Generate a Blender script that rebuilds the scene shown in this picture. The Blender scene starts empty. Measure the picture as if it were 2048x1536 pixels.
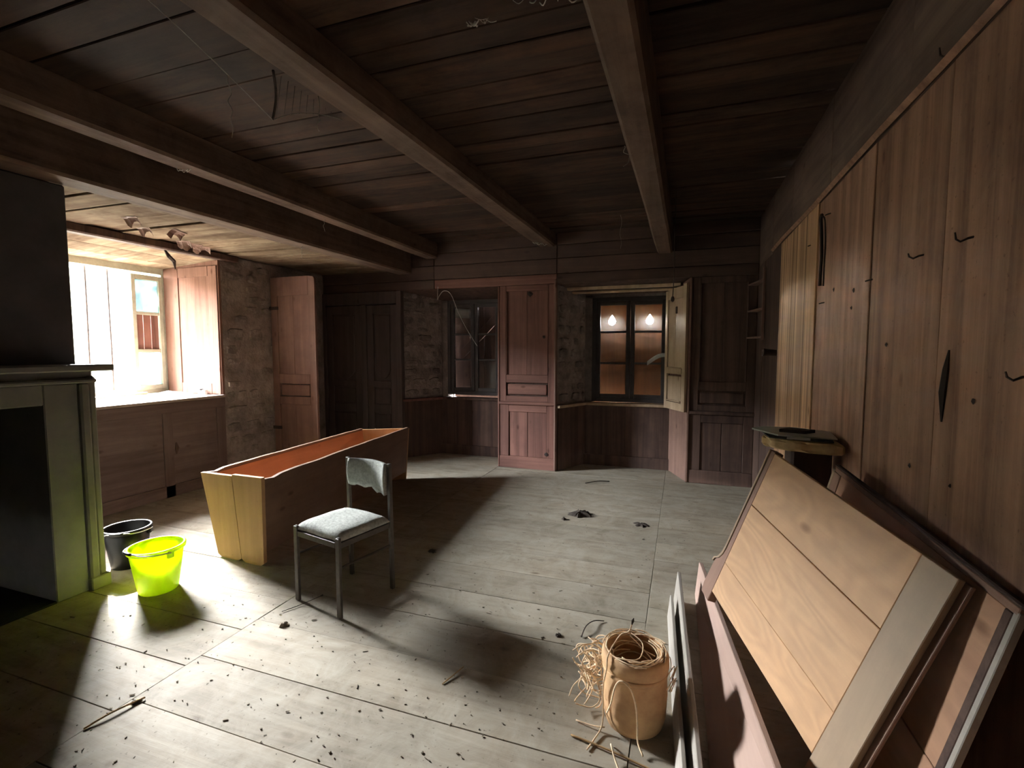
import bpy, bmesh, math, random
from mathutils import Vector, Matrix, noise as mnoise

# ------------------------------------------------------------------ camera
scene = bpy.context.scene
COL = scene.collection
cam_d = bpy.data.cameras.new('camera'); cam = bpy.data.objects.new('camera', cam_d); COL.objects.link(cam)
cam_d.sensor_width = 36.0
cam_d.lens = 970.0 / 2048.0 * 36.0
cam_d.clip_start = 0.02; cam_d.clip_end = 500
cam.location = (0, 0, 1.5)
cam.rotation_euler = (math.radians(90 - 4.01), 0, math.radians(19.22))
scene.camera = cam

# ------------------------------------------------------------------ sky, sun, exposure
SUN_EL = math.radians(36.0)
SUN_TO = Vector((-0.868, 0.497, 0)).normalized()          # horizontal direction towards the sun
SUN_AZ = math.atan2(SUN_TO.x, SUN_TO.y)
world = bpy.data.worlds.new('sky_world'); scene.world = world
world.use_nodes = True
wn = world.node_tree; wn.nodes.clear()
wo = wn.nodes.new('ShaderNodeOutputWorld'); wb = wn.nodes.new('ShaderNodeBackground')
sk = wn.nodes.new('ShaderNodeTexSky'); sk.sky_type = 'NISHITA'; sk.sun_disc = False
sk.sun_elevation = SUN_EL; sk.sun_rotation = SUN_AZ
sk.air_density = 1.0; sk.dust_density = 0.5; sk.ozone_density = 1.0
hs = wn.nodes.new('ShaderNodeHueSaturation'); hs.inputs['Saturation'].default_value = 0.2
wn.links.new(sk.outputs[0], hs.inputs['Color']); wn.links.new(hs.outputs[0], wb.inputs['Color'])
wb.inputs['Strength'].default_value = 2.85
wn.links.new(wb.outputs[0], wo.inputs['Surface'])
sun_d = bpy.data.lights.new('sun', 'SUN'); sun = bpy.data.objects.new('sun', sun_d); COL.objects.link(sun)
sun_d.energy = 1.7; sun_d.angle = math.radians(0.6); sun_d.color = (1.0, 0.95, 0.86)
sd = Vector((SUN_TO.x * math.cos(SUN_EL), SUN_TO.y * math.cos(SUN_EL), math.sin(SUN_EL)))
sun.rotation_euler = sd.to_track_quat('Z', 'Y').to_euler(); sun.location = sd * 20
po_d = bpy.data.lights.new('window_portal', 'AREA'); po = bpy.data.objects.new('window_portal', po_d); COL.objects.link(po)
po_d.shape = 'RECTANGLE'; po_d.size = 1.25; po_d.size_y = 1.45
po.location = (-5.98, 3.54, 1.70)
po.rotation_euler = Vector((-1, 0, 0)).to_track_quat('Z', 'Y').to_euler()   # light faces +X, into the room
po_d.cycles.is_portal = True
scene.view_settings.view_transform = 'Standard'
scene.view_settings.look = 'None'
scene.view_settings.gamma = 1.0
scene.view_settings.use_curve_mapping = False
scene.view_settings.exposure = 4.88
scene.cycles.use_denoising = True
scene.cycles.max_bounces = 10
scene.cycles.diffuse_bounces = 7
scene.cycles.glossy_bounces = 4
scene.cycles.transmission_bounces = 8
scene.cycles.transparent_max_bounces = 12
scene.cycles.sample_clamp_indirect = 6.0
scene.cycles.caustics_refractive = False

# ------------------------------------------------------------------ helpers
rnd = random.Random(7)

class MB:
    """collects shapes; build() links them as one mesh object"""
    def __init__(s): s.bm = bmesh.new()
    def box(s, x0, x1, y0, y1, z0, z1, bev=0.0, jit=0.0):
        vs = [s.bm.verts.new((x + rnd.uniform(-jit, jit), y + rnd.uniform(-jit, jit), z + rnd.uniform(-jit, jit)))
              for x in (x0, x1) for y in (y0, y1) for z in (z0, z1)]
        return s._hex(vs, bev)
    def _hex(s, v, bev=0.0, seg=1):
        fs = [(0, 1, 3, 2), (4, 6, 7, 5), (0, 4, 5, 1), (2, 3, 7, 6), (0, 2, 6, 4), (1, 5, 7, 3)]
        faces = [s.bm.faces.new([v[i] for i in f]) for f in fs]
        if bev > 0:
            es = list({e for f in faces for e in f.edges})
            bmesh.ops.bevel(s.bm, geom=es, offset=bev, segments=seg, profile=0.5, affect='EDGES', clamp_overlap=True)
        return s
    def hexa(s, pts, bev=0.0, seg=1):
        """eight points: index = 4*a+2*b+c"""
        return s._hex([s.bm.verts.new(p) for p in pts], bev, seg)
    def prism(s, poly, axis, a0, a1, bev=0.0):
        """extrude a 2-D outline along axis 'x','y' or 'z'"""
        def mk(p, a):
            return {'x': (a, p[0], p[1]), 'y': (p[0], a, p[1]), 'z': (p[0], p[1], a)}[axis]
        b = [s.bm.verts.new(mk(p, a0)) for p in poly]; t = [s.bm.verts.new(mk(p, a1)) for p in poly]
        n = len(poly)
        fs = [s.bm.faces.new(b), s.bm.faces.new(list(reversed(t)))]
        for i in range(n): fs.append(s.bm.faces.new([b[(i + 1) % n], b[i], t[i], t[(i + 1) % n]]))
        if bev > 0:
            es = list({e for f in fs for e in f.edges})
            bmesh.ops.bevel(s.bm, geom=es, offset=bev, segments=1, affect='EDGES', clamp_overlap=True)
        return s
    def tube(s, pts, r, n=6, cap=True):
        pts = [Vector(p) for p in pts]; rs = r if isinstance(r, (list, tuple)) else [r] * len(pts)
        rings = []; up = Vector((0, 0, 1)); prev = None
        for i, p in enumerate(pts):
            d = (pts[min(i + 1, len(pts) - 1)] - pts[max(i - 1, 0)])
            d = d.normalized() if d.length > 1e-9 else Vector((0, 0, 1))
            a = d.cross(up if prev is None else prev)
            if prev is None:
                if a.length < 1e-3: a = d.cross(Vector((1, 0, 0)))
                a.normalize(); b = a.cross(d).normalized()
            else:
                a = d.cross(prev)
                if a.length < 1e-4: a = d.orthogonal()
                a.normalize(); b = a.cross(d).normalized()
            prev = b
            rings.append([s.bm.verts.new(p + (a * math.cos(t) + b * math.sin(t)) * rs[i]) for t in [2 * math.pi * k / n for k in range(n)]])
        for i in range(len(rings) - 1):
            for k in range(n):
                s.bm.faces.new([rings[i][k], rings[i][(k + 1) % n], rings[i + 1][(k + 1) % n], rings[i + 1][k]])
        if cap and len(rings) > 1:
            s.bm.faces.new(list(reversed(rings[0]))); s.bm.faces.new(rings[-1])
        return s
    def lathe(s, prof, c=(0, 0, 0), n=32, close=False, wob=0.0):
        rings = []
        for r, z in prof:
            if r < 1e-5: rings.append([s.bm.verts.new((c[0], c[1], c[2] + z))])
            else: rings.append([s.bm.verts.new((c[0] + r * (1 + wob * math.sin(3 * t + z * 9)) * math.cos(t), c[1] + r * (1 + wob * math.cos(2 * t)) * math.sin(t), c[2] + z)) for t in [2 * math.pi * k / n for k in range(n)]])
        prs = list(zip(rings, rings[1:]))
        if close: prs.append((rings[-1], rings[0]))
        for a, b in prs:
            for k in range(n):
                if len(a) == 1 and len(b) == 1: continue
                if len(a) == 1: s.bm.faces.new([a[0], b[(k + 1) % n], b[k]])
                elif len(b) == 1: s.bm.faces.new([a[k], a[(k + 1) % n], b[0]])
                else: s.bm.faces.new([a[k], a[(k + 1) % n], b[(k + 1) % n], b[k]])
        return s
    def grid(s, fn, nu, nv):
        vs = [[s.bm.verts.new(fn(i / nu, j / nv)) for j in range(nv + 1)] for i in range(nu + 1)]
        for i in range(nu):
            for j in range(nv): s.bm.faces.new([vs[i][j], vs[i + 1][j], vs[i + 1][j + 1], vs[i][j + 1]])
        return s
    def build(s, name, mat, parent=None, smooth=False, recalc=True, local=False):
        if recalc: bmesh.ops.recalc_face_normals(s.bm, faces=s.bm.faces[:])
        me = bpy.data.meshes.new(name); s.bm.to_mesh(me); s.bm.free()
        if smooth: me.polygons.foreach_set('use_smooth', [True] * len(me.polygons))
        me.materials.append(mat)
        o = bpy.data.objects.new(name, me); COL.objects.link(o)
        if parent is not None:
            o.parent = parent
            if not local: o.matrix_parent_inverse = parent.matrix_basis.inverted()
        return o

def tag(o, label, cat, group=None, kind=None):
    o['label'] = label; o['category'] = cat
    if group: o['group'] = group
    if kind: o['kind'] = kind
    return o
def thing(name, label, cat, loc=(0, 0, 0), rotz=0.0, group=None, kind=None):
    o = bpy.data.objects.new(name, None); COL.objects.link(o)
    o.empty_display_size = 0.1
    o.location = loc; o.rotation_euler = (0, 0, rotz)
    return tag(o, label, cat, group, kind)
def frame_thing(name, label, cat, mat4, group=None):
    o = bpy.data.objects.new(name, None); COL.objects.link(o)
    o.matrix_basis = mat4
    return tag(o, label, cat, group)

# ------------------------------------------------------------------ materials
def nod(nt, t, **kw):
    n = nt.nodes.new(t)
    for k, v in kw.items():
        if hasattr(n, k): setattr(n, k, v)
        else: n.inputs[k].default_value = v
    return n
def ramp(nt, stops):
    r = nt.nodes.new('ShaderNodeValToRGB'); e = r.color_ramp.elements
    e[0].position, e[0].color = stops[0][0], stops[0][1]
    e[1].position, e[1].color = stops[-1][0], stops[-1][1]
    for p, c in stops[1:-1]:
        x = e.new(p); x.color = c
    return r
def c4(c, k=1.0): return (c[0] * k, c[1] * k, c[2] * k, 1)
def mix(nt, mode, fac, a, b):
    m = nt.nodes.new('ShaderNodeMix'); m.data_type = 'RGBA'; m.blend_type = mode
    for sock, v in ((m.inputs[0], fac), (m.inputs[6], a), (m.inputs[7], b)):
        if hasattr(v, 'links') or hasattr(v, 'is_output'): nt.links.new(v, sock)
        else: sock.default_value = v
    return m.outputs[2]

def wood(name, light, dark, axis='x', across=14.0, along=1.0, rough=0.75, dirt=0.5, dirt_col=(0.03, 0.022, 0.018),
         figure=0.0, bump=0.25, vary=0.25, specks=0.0, dust=None, dirt_scale=1.7, k=1.0, dust_stretch=1.0, contrast=0.0, spec=0.3):
    light = [x * k for x in light]; dark = [x * k for x in dark]; dirt_col = [x * k for x in dirt_col]
    if dust: dust = ([x * k for x in dust[0]], dust[1])
    m = bpy.data.materials.new(name); m.use_nodes = True; nt = m.node_tree; L = nt.links.new
    bs = nt.nodes['Principled BSDF']; bs.inputs['Roughness'].default_value = rough
    bs.inputs['Specular IOR Level'].default_value = spec
    tc = nod(nt, 'ShaderNodeTexCoord'); oi = nod(nt, 'ShaderNodeObjectInfo')
    off = nod(nt, 'ShaderNodeVectorMath', operation='SCALE'); off.inputs[0].default_value = (13.1, 7.7, 5.3)
    L(oi.outputs['Random'], off.inputs['Scale'])
    add = nod(nt, 'ShaderNodeVectorMath', operation='ADD'); L(tc.outputs['Object'], add.inputs[0]); L(off.outputs[0], add.inputs[1])
    mp = nod(nt, 'ShaderNodeMapping')
    mp.inputs['Scale'].default_value = {'x': (along, across, across), 'y': (across, along, across), 'z': (across, across, along)}[axis]
    L(add.outputs[0], mp.inputs['Vector'])
    n1 = nod(nt, 'ShaderNodeTexNoise'); n1.inputs['Scale'].default_value = 1.0; n1.inputs['Detail'].default_value = 7; n1.inputs['Roughness'].default_value = 0.65; n1.inputs['Distortion'].default_value = 0.5
    L(mp.outputs[0], n1.inputs['Vector'])
    r1 = ramp(nt, [(0.30 + contrast * .09, c4(dark, 1 - contrast * .5)), (0.52, c4([(a + b) / 2 for a, b in zip(light, dark)])), (0.72 - contrast * .09, c4(light, 1 + contrast * .15))])
    L(n1.outputs['Fac'], r1.inputs['Fac'])
    col = r1.outputs['Color']
    if figure > 0:                                     # flame figure: contour lines of a stretched noise
        mp2 = nod(nt, 'ShaderNodeMapping'); kk = across * 0.28
        mp2.inputs['Scale'].default_value = {'x': (along * 1.3, kk, kk), 'y': (kk, along * 1.3, kk), 'z': (kk, kk, along * 1.3)}[axis]
        L(add.outputs[0], mp2.inputs['Vector'])
        n2 = nod(nt, 'ShaderNodeTexNoise'); n2.inputs['Scale'].default_value = 1.0; n2.inputs['Detail'].default_value = 2.0; n2.inputs['Distortion'].default_value = 0.3
        L(mp2.outputs[0], n2.inputs['Vector'])
        mu = nod(nt, 'ShaderNodeMath', operation='MULTIPLY'); mu.inputs[1].default_value = 150.0; L(n2.outputs['Fac'], mu.inputs[0])
        si = nod(nt, 'ShaderNodeMath', operation='SINE'); L(mu.outputs[0], si.inputs[0])
        mr = nod(nt, 'ShaderNodeMapRange'); mr.inputs[1].default_value = -1; mr.inputs[2].default_value = 1; mr.inputs[3].default_value = 1 - figure; mr.inputs[4].default_value = 1.0
        L(si.outputs[0], mr.inputs[0])
        col = mix(nt, 'MULTIPLY', 1.0, col, mr.outputs[0])
    # knots
    vo = nod(nt, 'ShaderNodeTexVoronoi'); mpk = nod(nt, 'ShaderNodeMapping')
    mpk.inputs['Scale'].default_value = {'x': (2.6, 5.2, 5.2), 'y': (5.2, 2.6, 5.2), 'z': (5.2, 5.2, 2.6)}[axis]
    L(add.outputs[0], mpk.inputs['Vector']); L(mpk.outputs[0], vo.inputs['Vector']); vo.inputs['Scale'].default_value = 1.0
    rk = ramp(nt, [(0.0, (0.25, 0.2, 0.17, 1)), (0.05, (0.5, 0.42, 0.36, 1)), (0.11, (1, 1, 1, 1))]); L(vo.outputs['Distance'], rk.inputs['Fac'])
    col = mix(nt, 'MULTIPLY', 0.8, col, rk.outputs['Color'])
    # dirt blotches
    if dirt > 0:
        n3 = nod(nt, 'ShaderNodeTexNoise'); n3.inputs['Scale'].default_value = dirt_scale; n3.inputs['Detail'].default_value = 6; n3.inputs['Roughness'].default_value = 0.7
        L(add.outputs[0], n3.inputs['Vector'])
        rd = ramp(nt, [(0.42, (0, 0, 0, 1)), (0.70, (1, 1, 1, 1))]); L(n3.outputs['Fac'], rd.inputs['Fac'])
        mm = nod(nt, 'ShaderNodeMath', operation='MULTIPLY'); mm.inputs[1].default_value = dirt; L(rd.outputs['Color'], mm.inputs[0])
        col = mix(nt, 'MIX', mm.outputs[0], col, c4(dirt_col))
    if dust:
        n4 = nod(nt, 'ShaderNodeTexNoise'); n4.inputs['Scale'].default_value = 4.3; n4.inputs['Detail'].default_value = 8; n4.inputs['Roughness'].default_value = 0.72; n4.inputs['Distortion'].default_value = 0.8
        mpd = nod(nt, 'ShaderNodeMapping'); q_ = dust_stretch
        mpd.inputs['Scale'].default_value = {'x': (1 / q_, q_, q_), 'y': (q_, 1 / q_, q_), 'z': (q_, q_, 1 / q_)}[axis]
        L(add.outputs[0], mpd.inputs['Vector']); L(mpd.outputs[0], n4.inputs['Vector'])
        rq = ramp(nt, [(0.38, (0, 0, 0, 1)), (0.66, (1, 1, 1, 1))]); L(n4.outputs['Fac'], rq.inputs['Fac'])
        mm = nod(nt, 'ShaderNodeMath', operation='MULTIPLY'); mm.inputs[1].default_value = dust[1]; L(rq.outputs['Color'], mm.inputs[0])
        col = mix(nt, 'MIX', mm.outputs[0], col, c4(dust[0]))
    if specks > 0:
        n5 = nod(nt, 'ShaderNodeTexNoise'); n5.inputs['Scale'].default_value = 55; n5.inputs['Detail'].default_value = 3
        L(tc.outputs['Object'], n5.inputs['Vector'])
        rs = ramp(nt, [(0.66, (1, 1, 1, 1)), (0.74, (0.3, 0.26, 0.22, 1))]); L(n5.outputs['Fac'], rs.inputs['Fac'])
        col = mix(nt, 'MULTIPLY', specks, col, rs.outputs['Color'])
    # tone of the single piece
    mr = nod(nt, 'ShaderNodeMapRange'); mr.inputs[3].default_value = 1 - vary; mr.inputs[4].default_value = 1 + vary * 0.6
    L(oi.outputs['Random'], mr.inputs[0])
    col = mix(nt, 'MULTIPLY', 1.0, col, mr.outputs[0])
    L(col, bs.inputs['Base Color'])
    bp = nod(nt, 'ShaderNodeBump'); bp.inputs['Strength'].default_value = bump; bp.inputs['Distance'].default_value = 0.004
    L(n1.outputs['Fac'], bp.inputs['Height']); L(bp.outputs[0], bs.inputs['Normal'])
    return m

def plain(name, col, rough=0.6, metal=0.0, var=0.25, scale=12.0, bump=0.15, spec=0.4, trans=0.0, col2=None):
    m = bpy.data.materials.new(name); m.use_nodes = True; nt = m.node_tree; L = nt.links.new
    bs = nt.nodes['Principled BSDF']; bs.inputs['Roughness'].default_value = rough; bs.inputs['Metallic'].default_value = metal
    bs.inputs['Specular IOR Level'].default_value = spec
    tc = nod(nt, 'ShaderNodeTexCoord'); n1 = nod(nt, 'ShaderNodeTexNoise')
    n1.inputs['Scale'].default_value = scale; n1.inputs['Detail'].default_value = 6; n1.inputs['Roughness'].default_value = 0.65
    L(tc.outputs['Object'], n1.inputs['Vector'])
    r = ramp(nt, [(0.3, c4(col2 if col2 else [x * (1 - var) for x in col])), (0.7, c4(col))]); L(n1.outputs['Fac'], r.inputs['Fac'])
    L(r.outputs['Color'], bs.inputs['Base Color'])
    bp = nod(nt, 'ShaderNodeBump'); bp.inputs['Strength'].default_value = bump; bp.inputs['Distance'].default_value = 0.004
    L(n1.outputs['Fac'], bp.inputs['Height']); L(bp.outputs[0], bs.inputs['Normal'])
    if trans > 0:
        tr = nod(nt, 'ShaderNodeBsdfTranslucent'); L(r.outputs['Color'], tr.inputs['Color'])
        ms = nod(nt, 'ShaderNodeMixShader'); ms.inputs[0].default_value = trans
        out = nt.nodes['Material Output']; L(bs.outputs[0], ms.inputs[1]); L(tr.outputs[0], ms.inputs[2]); L(ms.outputs[0], out.inputs['Surface'])
    return m

def masonry(name, c1, c2, c3):
    m = bpy.data.materials.new(name); m.use_nodes = True; nt = m.node_tree; L = nt.links.new
    bs = nt.nodes['Principled BSDF']; bs.inputs['Roughness'].default_value = 0.95; bs.inputs['Specular IOR Level'].default_value = 0.15
    tc = nod(nt, 'ShaderNodeTexCoord'); oi = nod(nt, 'ShaderNodeObjectInfo')
    n1 = nod(nt, 'ShaderNodeTexNoise'); n1.inputs['Scale'].default_value = 6; n1.inputs['Detail'].default_value = 9; n1.inputs['Roughness'].default_value = 0.72
    n2 = nod(nt, 'ShaderNodeTexNoise'); n2.inputs['Scale'].default_value = 38; n2.inputs['Detail'].default_value = 5
    L(tc.outputs['Object'], n1.inputs['Vector']); L(tc.outputs['Object'], n2.inputs['Vector'])
    r = ramp(nt, [(0.32, c4(c1)), (0.5, c4(c2)), (0.68, c4(c3))]); L(n1.outputs['Fac'], r.inputs['Fac'])
    mr = nod(nt, 'ShaderNodeMapRange'); mr.inputs[3].default_value = 0.85; mr.inputs[4].default_value = 1.2; L(oi.outputs['Random'], mr.inputs[0])
    col = mix(nt, 'MULTIPLY', 1.0, r.outputs['Color'], mr.outputs[0]); L(col, bs.inputs['Base Color'])
    ad = nod(nt, 'ShaderNodeMath', operation='ADD'); L(n1.outputs['Fac'], ad.inputs[0]); L(n2.outputs['Fac'], ad.inputs[1])
    bp = nod(nt, 'ShaderNodeBump'); bp.inputs['Strength'].default_value = 0.7; bp.inputs['Distance'].default_value = 0.012
    L(ad.outputs[0], bp.inputs['Height']); L(bp.outputs[0], bs.inputs['Normal'])
    return m

def glass(name, tint, dusty, rough=0.05, clear=1.0):
    """a thin pane: clear, tinted and partly covered by dust that scatters light"""
    m = bpy.data.materials.new(name); m.use_nodes = True; nt = m.node_tree; nt.nodes.clear(); L = nt.links.new
    out = nod(nt, 'ShaderNodeOutputMaterial')
    t = nod(nt, 'ShaderNodeBsdfTransparent'); t.inputs['Color'].default_value = c4(tint)
    g = nod(nt, 'ShaderNodeBsdfGlossy'); g.inputs['Roughness'].default_value = rough
    d = nod(nt, 'ShaderNodeBsdfDiffuse'); d.inputs['Color'].default_value = (0.42, 0.40, 0.36, 1)
    tl = nod(nt, 'ShaderNodeBsdfTranslucent'); tl.inputs['Color'].default_value = c4([x * 0.8 * clear for x in tint])
    fr = nod(nt, 'ShaderNodeFresnel'); fr.inputs['IOR'].default_value = 1.45
    a = nod(nt, 'ShaderNodeMixShader'); L(fr.outputs[0], a.inputs[0]); L(t.outputs[0], a.inputs[1]); L(g.outputs[0], a.inputs[2])
    b = nod(nt, 'ShaderNodeMixShader'); b.inputs[0].default_value = 0.5; L(d.outputs[0], b.inputs[1]); L(tl.outputs[0], b.inputs[2])
    tc = nod(nt, 'ShaderNodeTexCoord'); n1 = nod(nt, 'ShaderNodeTexNoise'); n1.inputs['Scale'].default_value = 5; n1.inputs['Detail'].default_value = 7
    L(tc.outputs['Object'], n1.inputs['Vector'])
    mr = nod(nt, 'ShaderNodeMapRange'); mr.inputs[1].default_value = 0.3; mr.inputs[2].default_value = 0.7; mr.inputs[3].default_value = dusty * 0.6; mr.inputs[4].default_value = min(1, dusty * 1.3)
    L(n1.outputs['Fac'], mr.inputs[0])
    c = nod(nt, 'ShaderNodeMixShader'); L(mr.outputs[0], c.inputs[0]); L(a.outputs[0], c.inputs[1]); L(b.outputs[0], c.inputs[2])
    L(c.outputs[0], out.inputs['Surface'])
    return m

M = {}
M['floor'] = wood('floor_wood', (0.47, 0.405, 0.30), (0.33, 0.275, 0.195), 'x', 16, 1.1, rough=0.75, spec=0.2, dirt=0.55, dirt_col=(0.20, 0.175, 0.12), vary=0.10, specks=0.85, dust=((0.54, 0.495, 0.395), 0.7), bump=0.5, k=.70, dirt_scale=2.6, contrast=.3)
M['subfloor'] = plain('subfloor', (0.03, 0.025, 0.02), 0.95)
M['ceil'] = wood('ceiling_wood', (0.27, 0.130, 0.075), (0.12, 0.054, 0.031), 'x', 12, 0.6, rough=0.85, dirt=0.8, dirt_col=(0.035, 0.02, 0.015), vary=0.45, dust=((0.30, 0.20, 0.14), 0.5), bump=0.6, k=.36, dust_stretch=1.9, contrast=.6, dirt_scale=2.6)
M['ceil_pale'] = wood('soffit_wood', (0.55, 0.43, 0.30), (0.36, 0.25, 0.16), 'x', 12, 0.7, rough=0.95, spec=0.05, dirt=0.75, dirt_col=(0.15, 0.075, 0.045), vary=0.3, bump=0.4, k=.48, contrast=.5, dirt_scale=3.5)
M['beam'] = wood('beam_wood', (0.26, 0.165, 0.115), (0.135, 0.08, 0.055), 'y', 15, 0.7, rough=0.85, dirt=0.6, dirt_col=(0.05, 0.032, 0.025), vary=0.1, bump=0.6, dust=((0.33, 0.24, 0.18), 0.4), k=.75, contrast=.5, dirt_scale=2.5)
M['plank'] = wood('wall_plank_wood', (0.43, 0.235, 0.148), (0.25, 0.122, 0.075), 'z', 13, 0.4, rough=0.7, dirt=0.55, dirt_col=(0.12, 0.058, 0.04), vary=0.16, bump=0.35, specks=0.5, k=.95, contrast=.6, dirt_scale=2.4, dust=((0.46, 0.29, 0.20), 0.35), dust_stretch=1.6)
M['plank_pale'] = wood('bare_plank_wood', (0.64, 0.395, 0.22), (0.34, 0.18, 0.09), 'z', 24, 0.25, rough=0.7, dirt=0.3, dirt_col=(0.14, 0.075, 0.04), vary=0.12, bump=0.35, contrast=.7, k=.95)
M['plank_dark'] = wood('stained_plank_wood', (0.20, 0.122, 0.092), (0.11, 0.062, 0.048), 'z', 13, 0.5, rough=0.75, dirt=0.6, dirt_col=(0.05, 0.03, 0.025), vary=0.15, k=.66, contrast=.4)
M['red'] = wood('red_panel_wood', (0.31, 0.150, 0.112), (0.19, 0.085, 0.065), 'z', 12, 0.5, rough=0.65, dirt=0.4, dirt_col=(0.085, 0.042, 0.034), vary=0.12, bump=0.25, k=.85, contrast=.4)
M['upper'] = wood('upper_plank_wood', (0.36, 0.24, 0.18), (0.22, 0.14, 0.105), 'y', 10, 0.7, rough=0.8, dirt=0.6, dirt_col=(0.09, 0.055, 0.045), vary=0.12, k=.5, contrast=.4)
M['red_h'] = wood('red_rail_wood', (0.31, 0.150, 0.112), (0.19, 0.085, 0.065), 'x', 12, 0.5, rough=0.65, dirt=0.4, dirt_col=(0.085, 0.042, 0.034), vary=0.12, bump=0.25, k=.85, contrast=.4)
M['header'] = wood('header_wood', (0.20, 0.122, 0.092), (0.12, 0.07, 0.054), 'x', 13, 0.6, rough=0.75, dirt=0.5, dirt_col=(0.05, 0.032, 0.027), vary=0.15, k=0.6)
M['red_y'] = wood('wainscot_wood', (0.28, 0.20, 0.175), (0.19, 0.13, 0.11), 'y', 12, 0.6, rough=0.65, dirt=0.45, dirt_col=(0.09, 0.06, 0.05), vary=0.08, bump=0.2, k=.66, contrast=.3)
M['red_v'] = wood('wainscot_stile_wood', (0.28, 0.20, 0.175), (0.19, 0.13, 0.11), 'z', 12, 0.6, rough=0.65, dirt=0.45, dirt_col=(0.09, 0.06, 0.05), vary=0.08, bump=0.2, k=.66, contrast=.3)
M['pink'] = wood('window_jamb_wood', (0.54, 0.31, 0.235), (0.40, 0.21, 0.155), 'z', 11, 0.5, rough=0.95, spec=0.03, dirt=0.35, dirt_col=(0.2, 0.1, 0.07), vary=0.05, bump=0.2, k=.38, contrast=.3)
M['sillwood'] = wood('sill_wood', (0.42, 0.36, 0.30), (0.30, 0.25, 0.20), 'y', 12, 0.6, rough=0.9, spec=0.1, dirt=0.25, dirt_col=(0.2, 0.14, 0.1), vary=0.05)
M['leafdoor'] = wood('door_leaf_wood', (0.41, 0.25, 0.19), (0.26, 0.145, 0.11), 'z', 12, 0.6, rough=0.6, dirt=0.45, dirt_col=(0.08, 0.04, 0.03), vary=0.06, bump=0.2, k=.68)
M['darkdoor'] = wood('cupboard_door_wood', (0.17, 0.13, 0.115), (0.10, 0.075, 0.068), 'z', 12, 0.6, rough=0.5, dirt=0.3, dirt_col=(0.04, 0.03, 0.03), vary=0.08, bump=0.2, k=0.7)
M['shutter'] = wood('shutter_wood', (0.55, 0.42, 0.29), (0.38, 0.27, 0.17), 'z', 13, 0.6, rough=0.6, dirt=0.35, dirt_col=(0.16, 0.09, 0.05), vary=0.08, bump=0.25)
M['outer'] = wood('outer_shutter_wood', (0.36, 0.17, 0.075), (0.20, 0.09, 0.04), 'z', 12, 0.8, rough=0.8, dirt=0.2, vary=0.15)
M['sash'] = plain('sash_paint_dark', (0.055, 0.047, 0.045), 0.6, var=0.4, scale=9)
M['sash_pale'] = plain('sash_paint_pale', (0.50, 0.50, 0.38), 0.6, var=0.35, scale=9)
M['stone'] = masonry('stone', (0.12, 0.10, 0.09), (0.21, 0.178, 0.158), (0.36, 0.315, 0.285))
M['mortar'] = masonry('mortar', (0.14, 0.115, 0.10), (0.22, 0.185, 0.165), (0.30, 0.26, 0.23))
M['chimney'] = plain('smoked_plaster', (0.10, 0.092, 0.088), 0.95, var=0.4, scale=3, bump=0.4)
M['mantel'] = plain('fireplace_stone', (0.19, 0.186, 0.165), 0.85, var=0.3, scale=5, bump=0.3)
M['soot'] = plain('soot', (0.02, 0.02, 0.02), 0.98, var=0.3)
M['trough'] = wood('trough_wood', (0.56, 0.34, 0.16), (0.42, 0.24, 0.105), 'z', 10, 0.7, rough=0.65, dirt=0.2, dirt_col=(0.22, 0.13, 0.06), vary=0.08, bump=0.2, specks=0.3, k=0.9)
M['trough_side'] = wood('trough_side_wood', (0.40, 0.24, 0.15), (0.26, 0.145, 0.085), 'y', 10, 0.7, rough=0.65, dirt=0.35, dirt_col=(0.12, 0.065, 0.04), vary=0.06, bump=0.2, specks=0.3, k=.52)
M['trough_in'] = wood('trough_inner_wood', (0.46, 0.21, 0.10), (0.34, 0.14, 0.065), 'y', 10, 0.7, rough=0.6, dirt=0.2, vary=0.05, bump=0.2)
M['steel'] = plain('chair_steel', (0.085, 0.072, 0.06), 0.38, metal=0.5, var=0.35, scale=40, bump=0.1)
M['fabric'] = plain('chair_fabric', (0.50, 0.52, 0.47), 0.95, var=0.45, scale=60, bump=0.8, spec=0.1, col2=(0.27, 0.28, 0.25))
M['bucket'] = plain('yellow_plastic', (0.84, 0.95, 0.03), 0.35, var=0.06, scale=4, bump=0.0, trans=0.5)
M['blackplastic'] = plain('black_plastic', (0.004, 0.0045, 0.005), 0.4, var=0.3, scale=8, bump=0.05)
M['wire'] = plain('bright_wire', (0.62, 0.62, 0.60), 0.35, metal=0.8, var=0.2)
M['pale_board'] = wood('headboard_wood', (0.60, 0.365, 0.195), (0.48, 0.275, 0.14), 'x', 9, 0.8, rough=0.55, dirt=0.35, dirt_col=(0.30, 0.20, 0.125), vary=0.05, figure=0.10, bump=0.12, k=1.12, dirt_scale=3)
M['panel_board2'] = wood('bed_panel_wood', (0.50, 0.285, 0.17), (0.38, 0.20, 0.12), 'x', 9, 0.8, rough=0.5, dirt=0.35, dirt_col=(0.25, 0.15, 0.1), vary=0.05, figure=0.08, bump=0.12, k=.95)
M['pale_stile'] = wood('headboard_stile_wood', (0.45, 0.32, 0.205), (0.35, 0.245, 0.155), 'y', 9, 0.8, rough=0.55, dirt=0.45, dirt_col=(0.22, 0.17, 0.125), vary=0.05, bump=0.12, k=.95, dirt_scale=3)
M['brown_edge'] = wood('headboard_edge_wood', (0.38, 0.22, 0.15), (0.24, 0.13, 0.09), 'y', 12, 0.8, rough=0.55, dirt=0.2, vary=0.05, k=0.85)
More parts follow.
